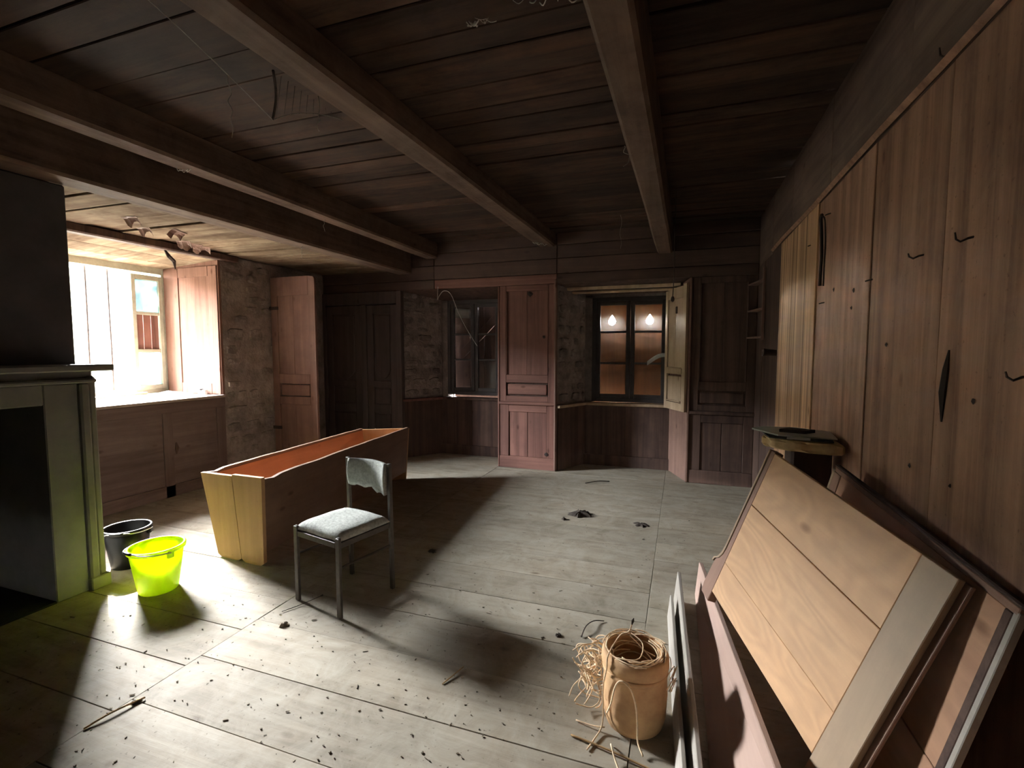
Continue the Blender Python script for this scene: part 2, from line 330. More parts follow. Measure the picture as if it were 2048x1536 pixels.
M['pinkboard'] = wood('pink_board_wood', (0.50, 0.355, 0.29), (0.41, 0.28, 0.225), 'x', 9, 0.7, rough=0.6, dirt=0.2, dirt_col=(0.33, 0.24, 0.19), vary=0.05, bump=0.15)
M['greyboard'] = wood('weathered_board_wood', (0.42, 0.39, 0.34), (0.30, 0.27, 0.23), 'x', 12, 0.8, rough=0.75, dirt=0.2, dirt_col=(0.25, 0.2, 0.15), vary=0.1)
M['pot'] = plain('tan_bark_fibre', (0.66, 0.43, 0.22), 0.8, var=0.4, scale=7, bump=0.4, col2=(0.38, 0.21, 0.10))
M['pot_in'] = plain('pot_inside', (0.42, 0.21, 0.10), 0.9, var=0.4, scale=20, bump=0.5)
M['twine'] = plain('sisal_twine', (0.82, 0.62, 0.40), 0.85, var=0.3, scale=90, bump=0.2)
M['iron'] = plain('rusty_iron', (0.06, 0.04, 0.032), 0.7, metal=0.4, var=0.5, scale=30)
M['web'] = plain('dusty_cobweb', (0.40, 0.36, 0.31), 1.0, var=0.4, scale=30, bump=0.0, spec=0.05)
M['web_leak'] = plain('pale_web_and_leak', (0.75, 0.73, 0.68), 1.0, var=0.2, scale=30, bump=0.0, spec=0.05)  # webs, and the threads standing in for ceiling light leaks
M['webdark'] = plain('sooty_cobweb', (0.10, 0.08, 0.07), 1.0, var=0.4, scale=30, spec=0.05)
M['debris'] = plain('dark_debris', (0.085, 0.07, 0.058), 0.95, var=0.6, scale=25, bump=0.5, spec=0.1)
M['litter'] = plain('straw_litter', (0.44, 0.38, 0.29), 0.95, var=0.85, scale=9, bump=0.1, spec=0.1)
M['straw'] = plain('dry_stalk', (0.42, 0.27, 0.13), 0.9, var=0.4, scale=30, spec=0.1)
M['slate'] = plain('grey_slate', (0.52, 0.54, 0.48), 0.45, var=0.3, scale=10, bump=0.2)
M['slate_dark'] = plain('dark_slate', (0.09, 0.10, 0.085), 0.45, var=0.3, scale=10, bump=0.2)
M['slate_white'] = plain('white_card', (0.70, 0.73, 0.70), 0.6, var=0.1, scale=10, bump=0.05)
M['post'] = wood('stand_post_wood', (0.06, 0.034, 0.026), (0.03, 0.018, 0.015), 'z', 12, 0.8, rough=0.8, dirt=0.4, vary=0.05)
M['slab'] = wood('stand_slab_wood', (0.66, 0.50, 0.27), (0.48, 0.33, 0.15), 'x', 14, 2.0, rough=0.8, dirt=0.55, dirt_col=(0.14, 0.08, 0.045), vary=0.04, dirt_scale=7, bump=0.6)
M['leather'] = plain('old_leather', (0.035, 0.021, 0.016), 0.8, var=0.4, scale=20)
M['glass_clear'] = glass('old_window_glass', (0.86, 0.84, 0.80), 0.05)
M['glass_dusty'] = glass('dusty_blue_glass', (0.55, 0.80, 0.84), 0.9, clear=0.12)
M['cloth'] = plain('grey_rag', (0.48, 0.50, 0.50), 0.95, var=0.3, scale=14, spec=0.1)
M['jar'] = plain('white_glazed_jar', (0.75, 0.75, 0.72), 0.25, var=0.1, scale=10, bump=0.02)
M['ground'] = plain('dry_grass_ground', (0.15, 0.14, 0.105), 0.95, var=0.3, scale=2, bump=0.3)
M['light_screen'] = plain('screen_leaves', (0.085, 0.088, 0.06), 0.9, var=0.5, scale=6, bump=0.6, spec=0.1)  # foliage of the added daylight blocker outside
M['wire_white'] = plain('white_cable', (0.55, 0.53, 0.50), 0.6, var=0.1)

# ------------------------------------------------------------------ outside ground
g = MB(); g.box(-70, -6.45, -50, 60, -0.5, -0.4)
tag(g.build('outside_ground', M['ground']), 'sunlit pale ground outside the bright barred window', 'ground', kind='structure')

hm = MB()  # added unseen foliage, shaped to cut low daylight through the window
def screen(i, j):
    x0 = -15.0 + 2.2 * (1 - math.cos(math.pi * j)) * -0.5; p = Vector((i * 30, j * 5, 0))
    return (x0 - 1.6 * j + 0.5 * mnoise.noise(p * 1.7), -12 + 36 * i, -0.42 + 5.15 * math.sin(math.pi * 0.5 * min(1, j * 1.6)) + (0.45 * mnoise.noise(p * 0.9) + 0.25 * mnoise.noise(p * 2.3)) * (1 if j > .2 else 0))
hm.grid(screen, 90, 14)
tag(hm.build('added_screen', M['light_screen']), 'added leafy hedge outside the bright window', 'screen')
XR, XL, YB, YF = 0.76, -4.9, 5.78, -1.6
ZC = 2.90

# ------------------------------------------------------------------ floor
fm = MB(); fm.box(-6.6, 1.2, YF - 0.3, 6.9, -0.16, -0.045)
floor = tag(fm.build('floor', M['subfloor']), 'worn dusty plank floor of the old room', 'floor', kind='structure')
def boards(y0, y1, x0, x1, step, phase):
    y = y0 + phase
    ys = [y0]
    while y < y1 - 0.05:
        if y > ys[-1] + 0.05: ys.append(y)
        y += step + rnd.uniform(-0.012, 0.012)
    ys.append(y1)
    for a, b in zip(ys, ys[1:]):
        m = MB(); g_ = rnd.choice([0.0006, 0.001, 0.0016]); zt = rnd.uniform(-0.003, 0.0)
        m.box(x0 + 0.001, x1 - 0.001, a + g_, b - g_, -0.045, zt, bev=0.0015, jit=0.0007)
        m.build('floorboard', M['floor'], floor)
boards(YF, 6.34, -2.2, -0.15, 0.333, (1.34 - YF) % 0.333)
boards(YF, 5.9, -4.95, -2.2, 0.322, (1.28 - YF) % 0.322)
boards(YF, 6.34, -0.15, XR, 0.333, (1.21 - YF) % 0.333)
boards(5.9, 6.34, -3.7, -2.2, 0.22, 0.22)

# ------------------------------------------------------------------ ceiling, beams
cm = MB(); cm.box(-6.0, 1.2, YF - 0.3, 6.9, ZC + 0.03, ZC + 0.15)
ceil = tag(cm.build('ceiling', M['subfloor']), 'dark smoke stained plank ceiling between the beams', 'ceiling', kind='structure')
y = YF
while y < 6.2:
    w = rnd.uniform(0.16, 0.29)
    xs = sorted([-4.95, 0.80] + [rnd.choice([-3.1, -1.62, -0.25])])
    for a, b in zip(xs, xs[1:]):
        m = MB(); dz = rnd.uniform(0, 0.014); tl = rnd.uniform(-0.006, 0.006)
        m.hexa([(x, yy, (ZC + 0.03 if t else ZC - 0.012 + dz + (tl if yy > y + 0.1 else -tl))) for x in (a, b) for yy in (y + 0.004, y + w - 0.006) for t in (0, 1)], bev=0.004)
        m.build('ceiling_plank', M['ceil'], ceil)
    y += w
# lower soffit of bare boards between the third beam and the bright window
y = 2.02
while y < 5.78:
    w = rnd.uniform(0.22, 0.34); w = min(w, 5.79 - y)
    m = MB(); a = rnd.uniform(-0.008, 0.012)
    m.hexa([(x, yy, z) for x in (-4.9, -3.62) for yy in (y + 0.006, y + w - 0.012) for z in (2.565 + a + (0.012 if x < -4 else 0), 2.60 + a)], bev=0.003)
    m.build('ceiling_plank', M['ceil_pale'], ceil)
    y += w
def beam(x0n, x1n, x0f, x1f, z, h, label, y0=YF, y1=YB + 0.04, name='ceiling_beam'):
    m = MB(); N = 14; c = 0.018
    rings = []
    for i in range(N + 1):
        t = i / N; yy = y0 + (y1 - y0) * t
        w = lambda s: 0.007 * mnoise.noise(Vector((yy * 1.3, s * 3.1, z)))
        a = x0n + (x0f - x0n) * t + w(1); b = x1n + (x1f - x1n) * t + w(2); zz = z + w(3)
        rings.append([m.bm.verts.new(p) for p in [(a + c, yy, zz), (b - c, yy, zz), (b, yy, zz + c), (b, yy, z + h), (a, yy, z + h), (a, yy, zz + c)]])
    for r0, r1 in zip(rings, rings[1:]):
        for k in range(6): m.bm.faces.new([r0[k], r0[(k + 1) % 6], r1[(k + 1) % 6], r1[k]])
    m.bm.faces.new(rings[0]); m.bm.faces.new(list(reversed(rings[-1])))
    o = m.build(name, M['beam'])
    return tag(o, label, 'beam', 'heavy timbers under the ceiling')
beam(-0.345, -0.20, -0.28, -0.12, 2.58, ZC - 2.585, 'ceiling beam whose end stops above the window with two bright holes')
beam(-1.79, -1.60, -1.66, -1.46, 2.745, ZC - 2.75, 'ceiling beam ending above the red panel between the two back windows')
beam(-3.17, -3.00, -3.22, -3.05, 2.70, ZC - 2.705, 'ceiling beam ending above the broken dark back window')
beam(-3.66, -3.44, -3.66, -3.44, 2.52, ZC - 2.525, 'sooty ceiling beam along the pale boards by the bright window')

# ------------------------------------------------------------------ masonry patches
def rough_slab(name, o, u, v, wu, wv, n, mat, parent, amp=0.02, nu=18, nv=40, back=0.08):
    """a rough plastered face: origin o, unit axes u v, outward normal n"""
    o, u, v, n = Vector(o), Vector(u), Vector(v), Vector(n)
    m = MB()
    def fn(i, j):
        p = o + u * (wu * i) + v * (wv * j)
        d = amp * (mnoise.noise(p * 3.0) + 0.6 * mnoise.noise(p * 8.0)) 
        if i in (0, 1) or j in (0, 1): d = min(d, 0)
        return p + n * d
    m.grid(fn, nu, nv)
    ob = m.build(name, mat, parent, recalc=False)
    return ob
def stones(o, u, v, wu, wv, n, parent, size=0.15, fill=0.8):
    o, u, v, n = Vector(o), Vector(u), Vector(v), Vector(n)
    b = 0.0
    while b < wv - 0.04:
        h = min(rnd.uniform(0.55, 1.15) * size, wv - b); a = 0.0
        while a < wu - 0.03:
            w = min(rnd.uniform(0.7, 1.9) * size, wu - a)
            if wu - a - w < 0.05: w = wu - a
            if rnd.random() < fill:
                g_ = 0.010; k = 7; base = []; top = []; th = rnd.uniform(0.008, 0.022)
                cx, cy = a + w / 2, b + h / 2
                for i in range(k):
                    t = 2 * math.pi * (i + rnd.uniform(-.25, .25)) / k
                    ex = abs(math.cos(t)) ** 0.55 * math.copysign(1, math.cos(t)); ey = abs(math.sin(t)) ** 0.55 * math.copysign(1, math.sin(t))
                    rx, ry = (w / 2 - g_) * rnd.uniform(.88, 1), (h / 2 - g_) * rnd.uniform(.85, 1)
                    p = o + u * (cx + ex * rx) + v * (cy + ey * ry)
                    q = o + u * (cx + ex * rx * .8) + v * (cy + ey * ry * .78)
                    base.append(p - n * 0.02); top.append(q + n * (th + rnd.uniform(-.006, .006)))
                m = MB(); bv = [m.bm.verts.new(p) for p in base]; tv = [m.bm.verts.new(p) for p in top]
                ct = m.bm.verts.new(o + u * cx + v * cy + n * (th + 0.006))
                for i in range(k):
                    m.bm.faces.new([bv[i], bv[(i + 1) % k], tv[(i + 1) % k], tv[i]]); m.bm.faces.new([tv[i], tv[(i + 1) % k], ct])
                m.build('stone', M['stone'], parent)
            a += w
        b += h

# ------------------------------------------------------------------ left wall with the bright window
WY0, WY1 = 2.66, 4.09
FY0 = 3.0                       # near edge of the frame plane           # recess at the wall face
lw = MB()
lw.prism([(-5.95, YF), (XL, YF), (XL, WY0 - .03), (-5.80, FY0 - .03), (-5.95, FY0 - .03)], 'z', 0, ZC)                       # behind the chimney
lw.box(-5.95, XL - 0.03, WY1 + 0.05, 6.4, 0, ZC)               # stone pier
lw.box(-5.95, XL - 0.03, WY0, WY1, 0, 0.97)             # under the sill
lw.box(-5.95, XL, WY0, WY1, 2.50, ZC)                   # over the lintel
wl = tag(lw.build('wall_left', M['mortar']), 'thick stone wall holding the bright barred window', 'wall', kind='structure')
rough_slab('plaster', (XL, WY1, 0), (0, 1, 0), (0, 0, 1), 1.7, 2.56, (1, 0, 0), M['mortar'], wl, 0.022, 30, 46)
stones((XL, WY1 + 0.03, 0.02), (0, 1, 0), (0, 0, 1), 0.72, 2.5, (1, 0, 0), wl, 0.19, 0.55)
# wainscot below the sill
def part_box(name, mat, parent, *b, bev=0.003):
    m = MB(); m.box(*b, bev=bev); return m.build(name, mat, parent)
part_box('wainscot_rail', M['red_y'], wl, XL - 0.03, XL + 0.016, 2.05, WY1 + 0.02, 0.86, 0.965)
part_box('wainscot_panel', M['red_y'], wl, XL - 0.03, XL + 0.002, 2.05, 3.40, 0.12, 0.86)
part_box('wainscot_panel', M['red_y'], wl, XL - 0.03, XL + 0.002, 3.50, WY1 - 0.09, 0.12, 0.86)
part_box('wainscot_stile', M['red_v'], wl, XL - 0.03, XL + 0.012, 3.40, 3.50, 0.0, 0.86)
part_box('wainscot_stile', M['red_v'], wl, XL - 0.03, XL + 0.012, WY1 - 0.09, WY1 + 0.02, 0.0, 0.86)
part_box('wainscot_rail', M['red_y'], wl, XL - 0.03, XL + 0.012, 2.05, WY1 - 0.09, 0.0, 0.12)
m = MB(); m.tube([(XL + 0.004, 3.53, 0.55), (XL + 0.006, 3.535, 0.49), (XL + 0.004, 3.53, 0.43)], [0.006, 0.022, 0.004], 8); m.build('wood_knot', M['plank_dark'], wl)
# sill, jamb, soffit, lintel of the recess
w1 = thing('window_1', 'bright barred window in a deep wooden recess with a half closed casement', 'window', (XL - 0.85, 3.5, 1.0), kind='structure')
part_box('sill', M['sillwood'], w1, -5.80, XL + 0.03, WY0 - 0.02, WY1 + 0.01, 0.968, 0.995)
FY1 = 4.11                                              # far edge of the frame plane (the jamb splays a little)
def jamb(name, mat, xa, ya, xb, yb, z0, z1, th, parent, side=1, bev=0.003):
    """upright board whose room face runs from (xa,ya) to (xb,yb); thickness goes to the given side"""
    d = Vector((xb - xa, yb - ya, 0)).normalized(); nrm = Vector((d.y, -d.x, 0)) * side * th
    m = MB(); m.hexa([(p[0] + (nrm.x if t else 0), p[1] + (nrm.y if t else 0), z) for p in ((xa, ya), (xb, yb)) for t in (0, 1) for z in (z0, z1)], bev)
    return m.build(name, mat, parent)
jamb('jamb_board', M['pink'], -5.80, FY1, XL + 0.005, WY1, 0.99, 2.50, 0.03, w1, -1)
# frame on the jamb board: stiles, rails (proud), recessed field in the middle
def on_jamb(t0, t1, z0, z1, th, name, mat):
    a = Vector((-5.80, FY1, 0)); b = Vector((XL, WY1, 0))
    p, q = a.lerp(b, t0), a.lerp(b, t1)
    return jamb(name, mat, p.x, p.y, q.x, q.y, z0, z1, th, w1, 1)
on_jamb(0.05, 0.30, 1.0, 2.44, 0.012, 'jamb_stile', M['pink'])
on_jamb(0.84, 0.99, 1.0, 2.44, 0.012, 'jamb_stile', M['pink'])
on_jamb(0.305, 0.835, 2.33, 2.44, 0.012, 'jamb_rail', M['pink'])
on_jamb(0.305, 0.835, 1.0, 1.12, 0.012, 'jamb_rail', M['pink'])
jamb('jamb_board', M['plank_dark'], -5.80, FY0, XL, WY0, 0.99, 2.50, 0.03, w1, 1)
for i, (xa, xb) in enumerate([(-5.80, -5.50), (-5.50, -5.19), (-5.19, XL + 0.0)]):
    m = MB(); za, zb = 2.445 + 0.055 * (xa + 5.8) / 0.9, 2.445 + 0.055 * (xb + 5.8) / 0.9
    m.hexa([(x, yy, z + t) for x, z in ((xa + 0.004, za), (xb - 0.004, zb)) for yy in (WY0 - 0.02, FY1 + 0.01) for t in (0, 0.02)], 0.003)
    m.build('soffit_board', M['ceil_pale'], w1)
m = MB(); m.box(XL - 0.06, XL + 0.05, 2.3, WY1 + 0.25, 2.495, 2.575, bev=0.012, jit=0.006)
m.build('lintel', M['plank_dark'], w1)
# fixed frame
fx0, fx1 = -5.86, -5.78
for nm, b in (('frame_post', (fx0, fx1, 4.08, 4.17, 1.0, 2.45)), ('frame_post', (fx0, fx1, FY0 - 0.03, FY0 + 0.05, 1.0, 2.45)),
              ('frame_head', (fx0, fx1, FY0 + 0.05, 4.08, 2.375, 2.45)), ('frame_rail', (fx0, fx1, FY0 + 0.05, 4.08, 1.0, 1.055))):
    part_box(nm, M['sash_pale'], w1, *b)
for yy in (3.17, 3.375, 3.585):
    m = MB(); m.tube([(-5.90, yy, 0.98), (-5.90, yy + rnd.uniform(-.006, .006), 1.4), (-5.90, yy, 1.9), (-5.90, yy, 2.46)], 0.013, 8); m.build('iron_bar', M['iron'], w1)
# closed casement with three panes
cs = thing('casement', '', 'x'); cs.parent = w1; cs.location = Vector((-5.80, 3.93, 1.05)) - w1.location; del cs['label']; del cs['category']
bpy.context.view_layer.update()
def cbox(name, mat, b, bev=0.003):
    m = MB(); m.box(*b, bev=bev); return m.build(name, mat, cs, local=True)
cy0, cy1, chh = -0.19, 0.155, 1.30
cbox('stile', M['sash_pale'], (-0.02, 0.03, cy0, cy0 + 0.045, 0, chh)); cbox('stile', M['sash_pale'], (-0.02, 0.03, cy1 - 0.045, cy1, 0, chh))
zr = [0.0, 0.435, 0.865, 1.245]
cbox('rail', M['sash_pale'], (-0.02, 0.03, cy0 + 0.045, cy1 - 0.045, 0, 0.05)); cbox('rail', M['sash_pale'], (-0.02, 0.03, cy0 + 0.045, cy1 - 0.045, 1.245, 1.30))
cbox('rail', M['sash_pale'], (-0.015, 0.025, cy0 + 0.045, cy1 - 0.045, 0.425, 0.46)); cbox('rail', M['sash_pale'], (-0.015, 0.025, cy0 + 0.045, cy1 - 0.045, 0.85, 0.885))
cbox('pane', M['glass_dusty'], (0.0, 0.004, cy0 + 0.04, cy1 - 0.04, 0.05, 0.43), 0); cbox('pane', M['glass_dusty'], (0.0, 0.004, cy0 + 0.04, cy1 - 0.04, 0.88, 1.25), 0)
for k in range(3):
    a = cy0 + 0.045 + k * 0.085; cbox('board_filling', M['red'], (-0.012, 0.0, a + 0.001, a + 0.083, 0.455, 0.855), 0.002)
# small things on the sill
for i, (xx, yy, h, lb) in enumerate([(-5.16, 4.035, 0.055, 'small dark capped jar on the sunny window sill'), (-5.08, 4.015, 0.05, 'small white jar beside the dark capped one on the window sill')]):
    t = thing('jar', lb, 'jar', (xx, yy, 0.995))
    m = MB(); m.lathe([(0, 0), (0.026, 0), (0.028, 0.008), (0.028, h - 0.014), (0.024, h - 0.008), (0, h - 0.008)], n=16); m.build('body', M['jar'] if i else M['slate'], t, True, local=True)
    m = MB(); m.lathe([(0, h - 0.008), (0.024, h - 0.008), (0.024, h + 0.006), (0, h + 0.006)], n=16); m.build('lid', M['jar'] if i else M['blackplastic'], t, True, local=True)
m = MB()
m.grid(lambda i, j: (-5.60 + 0.24 * i + 0.02 * mnoise.noise(Vector((i * 4, j * 4, 1))), 3.66 + 0.46 * j, 0.998 + 0.045 * math.sin(math.pi * i) * math.sin(math.pi * j) * (0.8 + 0.5 * mnoise.noise(Vector((i * 5, j * 5, 3))))), 12, 14)
tag(m.build('rubble_heap', M['mortar'], smooth=True), 'low heap of fallen plaster dust on the window sill', 'rubble')
m = MB(); m.hexa([(x, yy, z + (0.02 if yy > 3.4 else 0)) for x in (-5.62, -5.56) for yy in (3.05, 3.72) for z in (0.996, 1.016)], 0.002)
tag(m.build('wood_lath', M['shutter']), 'thin loose wooden lath lying along the window sill', 'lath')

# ------------------------------------------------------------------ chimney and fireplace
cb = MB(); cb.box(-4.92, -3.63, -0.05, 2.0, 1.38, 2.515, bev=0.01)
tag(cb.build('wall_chimney', M['chimney']), 'smoke darkened chimney breast above the stone fireplace', 'wall', kind='structure')
fp = thing('fireplace', 'tall grey fireplace surround with mantel shelf beside the buckets', 'fireplace', (-3.42, 0.98, 0))
part_box('jamb', M['mantel'], fp, -4.88, -3.46, 1.735, 1.905, 0, 1.30, bev=0.006)
part_box('pilaster', M['mantel'], fp, -4.88, -3.435, 1.905, 1.955, 0.0, 1.30, bev=0.01)
part_box('pilaster', M['mantel'], fp, -4.88, -3.45, 1.955, 2.0, 0.05, 1.34, bev=0.012)
part_box('plinth', M['mantel'], fp, -4.88, -3.425, 1.90, 2.01, 0, 0.08, bev=0.006)
part_box('jamb', M['mantel'], fp, -4.88, -3.46, -0.03, 0.25, 0, 1.30, bev=0.006)
part_box('lintel', M['mantel'], fp, -4.88, -3.46, 0.25, 1.735, 1.18, 1.30, bev=0.006)
part_box('frieze', M['mantel'], fp, -4.88, -3.47, -0.03, 1.99, 1.30, 1.372, bev=0.004)
part_box('moulding', M['mantel'], fp, -4.88, -3.42, -0.05, 1.99, 1.30, 1.325, bev=0.008)
part_box('mantel_shelf', M['mantel'], fp, -4.88, -3.36, -0.10, 2.055, 1.372, 1.412, bev=0.008)
part_box('firebox', M['soot'], fp, -4.90, -4.70, 0.25, 1.735, 0, 1.18, bev=0)
part_box('hearth', M['soot'], fp, -4.70, -3.46, 0.25, 1.735, 0.001, 0.012, bev=0)

# ------------------------------------------------------------------ back wall
bw = MB()
bw.box(-5.0, XR + 0.2, YB + 0.02, 6.5, 2.40, ZC)                     # above everything
bw.box(-5.0, -3.62, YB + 0.06, 6.5, 0, 2.40)
bw.box(-2.18, -1.44, YB + 0.03, 6.5, 0, 2.40)
bw.box(0.09, XR + 0.2, YB + 0.03, 6.5, 0, 2.40)
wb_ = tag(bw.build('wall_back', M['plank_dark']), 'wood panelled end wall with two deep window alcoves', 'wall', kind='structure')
# boards above the alcoves
zs_ = [2.30, 2.42, 2.60, 2.76, 2.90]
for a, b in zip(zs_, zs_[1:]):
    for (xa, xb) in ((-4.9, -3.1), (-3.1, -1.44), (-1.44, XR)):
        m = MB(); dz = rnd.uniform(-.006, .006)
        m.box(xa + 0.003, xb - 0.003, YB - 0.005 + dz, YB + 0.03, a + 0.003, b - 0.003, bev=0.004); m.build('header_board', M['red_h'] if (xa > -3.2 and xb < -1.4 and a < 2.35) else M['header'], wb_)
def panel_bay(x0, x1, mat_v, mat_h, mid=1.14, low=0.82, top=2.30, planks=2, cap=True):
    y0 = YB
    B = lambda nm, mat, xa, xb, za, zb, yy, th=0.03, bev=0.004: part_box(nm, mat, wb_, xa, xb, yy, yy + th, za, zb, bev=bev)
    s = 0.085
    B('stile', mat_v, x0, x0 + s, low + 0.03, top, y0); B('stile', mat_v, x1 - s, x1, low + 0.03, top, y0)
    B('rail', mat_h, x0 + s, x1 - s, top - 0.07, top, y0); B('rail', mat_h, x0 + s, x1 - s, mid - 0.05, mid + 0.05, y0); B('rail', mat_h, x0 + s, x1 - s, low + 0.03, low + 0.10, y0)
    n = planks; w = (x1 - x0 - 2 * s) / n
    for k in range(n):
        B('panel_board', mat_v, x0 + s + k * w + .001, x0 + s + (k + 1) * w - .001, mid + 0.05, top - 0.07, y0 + 0.012, 0.02, 0.003)
    B('raised_panel', mat_h, x0 + s + 0.02, x1 - s - 0.02, low + 0.12, mid - 0.07, y0 + 0.008, 0.02, 0.006)
    B('bead', mat_v, x0 + s, x0 + s + 0.014, mid + 0.05, top - 0.07, y0 - 0.006, 0.03, 0.005); B('bead', mat_v, x1 - s - 0.014, x1 - s, mid + 0.05, top - 0.07, y0 - 0.006, 0.03, 0.005)
    B('chair_rail', mat_h, x0 - 0.005, x1 + 0.005, low - 0.01, low + 0.03, y0 - 0.022, 0.06, 0.008)
    B('baseboard', mat_h, x0, x1, 0.0, 0.15, y0 - 0.01, 0.05)
    B('stile', mat_v, x0, x0 + 0.12, 0.15, low - 0.01, y0); B('stile', mat_v, x1 - 0.10, x1, 0.15, low - 0.01, y0)
    B('rail', mat_h, x0 + 0.12, x1 - 0.10, low - 0.10, low - 0.01, y0)
    w = (x1 - x0 - 0.22) / 2
    for k in range(2):
        B('panel_board', mat_v, x0 + 0.12 + k * w + .003, x0 + 0.12 + (k + 1) * w - .003, 0.15, low - 0.10, y0 + 0.012, 0.02, 0.003)
panel_bay(-2.18, -1.46, M['red'], M['red_h'])
panel_bay(0.10, XR - 0.005, M['plank_dark'], M['plank_dark'], mid=1.10, low=0.79)
part_box('corner_bead', M['leafdoor'], wb_, -1.465, -1.435, YB - 0.025, YB + 0.03, 0.0, 2.35, bev=0.01)
part_box('corner_bead', M['leafdoor'], wb_, 0.065, 0.10, YB - 0.02, YB + 0.03, 0.0, 2.30, bev=0.01)
part_box('corner_bead', M['red'], wb_, -2.205, -2.18, YB - 0.01, YB + 0.05, 0.0, 2.30, bev=0.008)
def knot(p, r, parent, n):
    m = MB(); n = Vector(n); u = n.orthogonal().normalized(); v = n.cross(u)
    ring = [m.bm.verts.new(Vector(p) + (u * math.cos(t) + v * math.sin(t)) * r * rnd.uniform(.75, 1.15) + n * .002) for t in [k * math.pi / 4 for k in range(8)]]
    ct = m.bm.verts.new(Vector(p) + n * 0.007)
    for k in range(8): m.bm.faces.new([ring[k], ring[(k + 1) % 8], ct])
    m.build('dark_knot', M['leather'], parent)
knot((-1.78, YB + 0.008, 2.19), 0.035, wb_, (0, -1, 0)); knot((-1.56, YB - 0.002, 0.20), 0.028, wb_, (0, -1, 0)); knot((-1.60, YB + 0.010, 1.66), 0.02, wb_, (0, -1, 0))

def alcove(idx, xa, xb, ia, ib, label, sillz, win_z0, win_z1, apron_mat, top=2.30):
    """window alcove: wall face xa..xb, frame plane ia..ib"""
    yi = 6.30
    w = thing('window_%d' % idx, label, 'window', ((ia + ib) / 2, yi, sillz), kind='structure')
    # left splay: stone above, board below
    P = lambda nm, mat, x0, y0, x1, y1, z0, z1, th, side, bev=0.003: jamb(nm, mat, x0, y0, x1, y1, z0, z1, th, w, side, bev)
    P('splay_wall', M['mortar'], xa, YB + 0.03, ia, yi + 0.02, 0.0, 2.45, 0.15, -1, 0)
    d = Vector((ia - xa, yi - YB - 0.03, 0)); L_ = d.length; d.normalize(); n = Vector((d.y, -d.x, 0))
    rough_slab('plaster', (xa, YB + 0.03, sillz), d, (0, 0, 1), L_, top - sillz, n, M['mortar'], w, 0.02, 10, 24)
    stones((xa, YB + 0.03, sillz + 0.02), d, (0, 0, 1), L_, top - sillz - 0.02, n, w, 0.15, 0.85)
    P('splay_board', M['plank_dark'], xa + 0.02, YB + 0.03, ia + 0.02, yi, 0.0, sillz - 0.02, 0.02, -1)
    m = MB(); m.hexa([(p.x + n.x * t, p.y + n.y * t, z) for p in (Vector((xa, YB + 0.01, 0)), Vector((ia, yi, 0))) for t in (-0.02, 0.055) for z in (sillz - 0.03, sillz + 0.005)], 0.004); m.build('ledge', M['shutter'] if idx == 3 else M['red_h'], w)
    # right splay
    P('splay_wall', M['mortar'], xb, YB + 0.03, ib, yi + 0.02, 0.0, 2.45, 0.15, 1, 0)
    P('splay_board', M['leafdoor'], xb - 0.005, YB + 0.02, ib - 0.005, yi, 0.0, sillz - 0.01, 0.02, 1)
    P('splay_board', M['red'], xb - 0.004, YB + 0.02, ib - 0.004, yi, sillz, top, 0.02, 1)
    # apron under the window, sill, head
    part_box('apron_board', apron_mat, w, ia, (ia + ib) / 2 - .002, yi - 0.02, yi + 0.02, 0.14, sillz - 0.03)
    part_box('apron_board', apron_mat, w, (ia + ib) / 2 + .002, ib, yi - 0.02, yi + 0.02, 0.14, sillz - 0.03)
    part_box('baseboard', apron_mat, w, ia - 0.02, ib + 0.02, yi - 0.035, yi + 0.02, 0.0, 0.14)
    part_box('sill', M['shutter'] if idx == 3 else M['plank_dark'], w, ia - 0.03, ib + 0.03, yi - 0.05, yi + 0.12, sillz - 0.03, sillz + 0.005, bev=0.006)
    m = MB(); m.box(ia - 0.2, ib + 0.2, yi + 0.02, yi + 0.2, 0.0, sillz - 0.03); m.build('wall_core', M['mortar'], w)
    m = MB(); m.hexa([(x, yy, z) for x in (xa - .05, xb + .05) for yy, zz in ((YB + 0.02, top), (yi + 0.12, win_z1 - 0.01)) for z in (zz, zz + 0.16)], 0.006); m.build('soffit', M['plank_dark'], w)
    return w
def casement_pair(w, ia, ib, z0, z1, yf, bars, mat, glassmat=None, skip=()):
    fw_ = 0.05
    B = lambda nm, xa, xb, za, zb, yy=yf, th=0.05: part_box(nm, mat, w, xa, xb, yy, yy + th, za, zb, bev=0.004)
    B('frame_post', ia, ia + fw_, z0, z1, yf - .01, .07); B('frame_post', ib - fw_, ib, z0, z1, yf - .01, .07)
    B('frame_head', ia + fw_, ib - fw_, z1 - fw_, z1, yf - .01, .07); B('frame_rail', ia + fw_, ib - fw_, z0, z0 + fw_, yf - .01, .07)
    mid = (ia + ib) / 2
    for xa, xb in ((ia + fw_ + .002, mid - .003), (mid + .003, ib - fw_ - .002)):
        s = 0.05
        B('casement_stile', xa, xa + s, z0 + fw_, z1 - fw_); B('casement_stile', xb - s, xb, z0 + fw_, z1 - fw_)
        B('casement_rail', xa + s, xb - s, z0 + fw_, z0 + fw_ + s); B('casement_rail', xa + s, xb - s, z1 - fw_ - s, z1 - fw_)
        zb = [z0 + fw_ + s] + bars + [z1 - fw_ - s]
        for z in bars: B('glazing_bar', xa + s, xb - s, z - .013, z + .013, yf + .012, .026)
        for i, (a, b) in enumerate(zip(zb, zb[1:])):
            if glassmat and (xa > mid, i) not in skip:
                m = MB(); m.box(xa + s - .004, xb - s + .004, yf + .022, yf + .025, a - .004, b + .004); m.build('pane', glassmat, w)

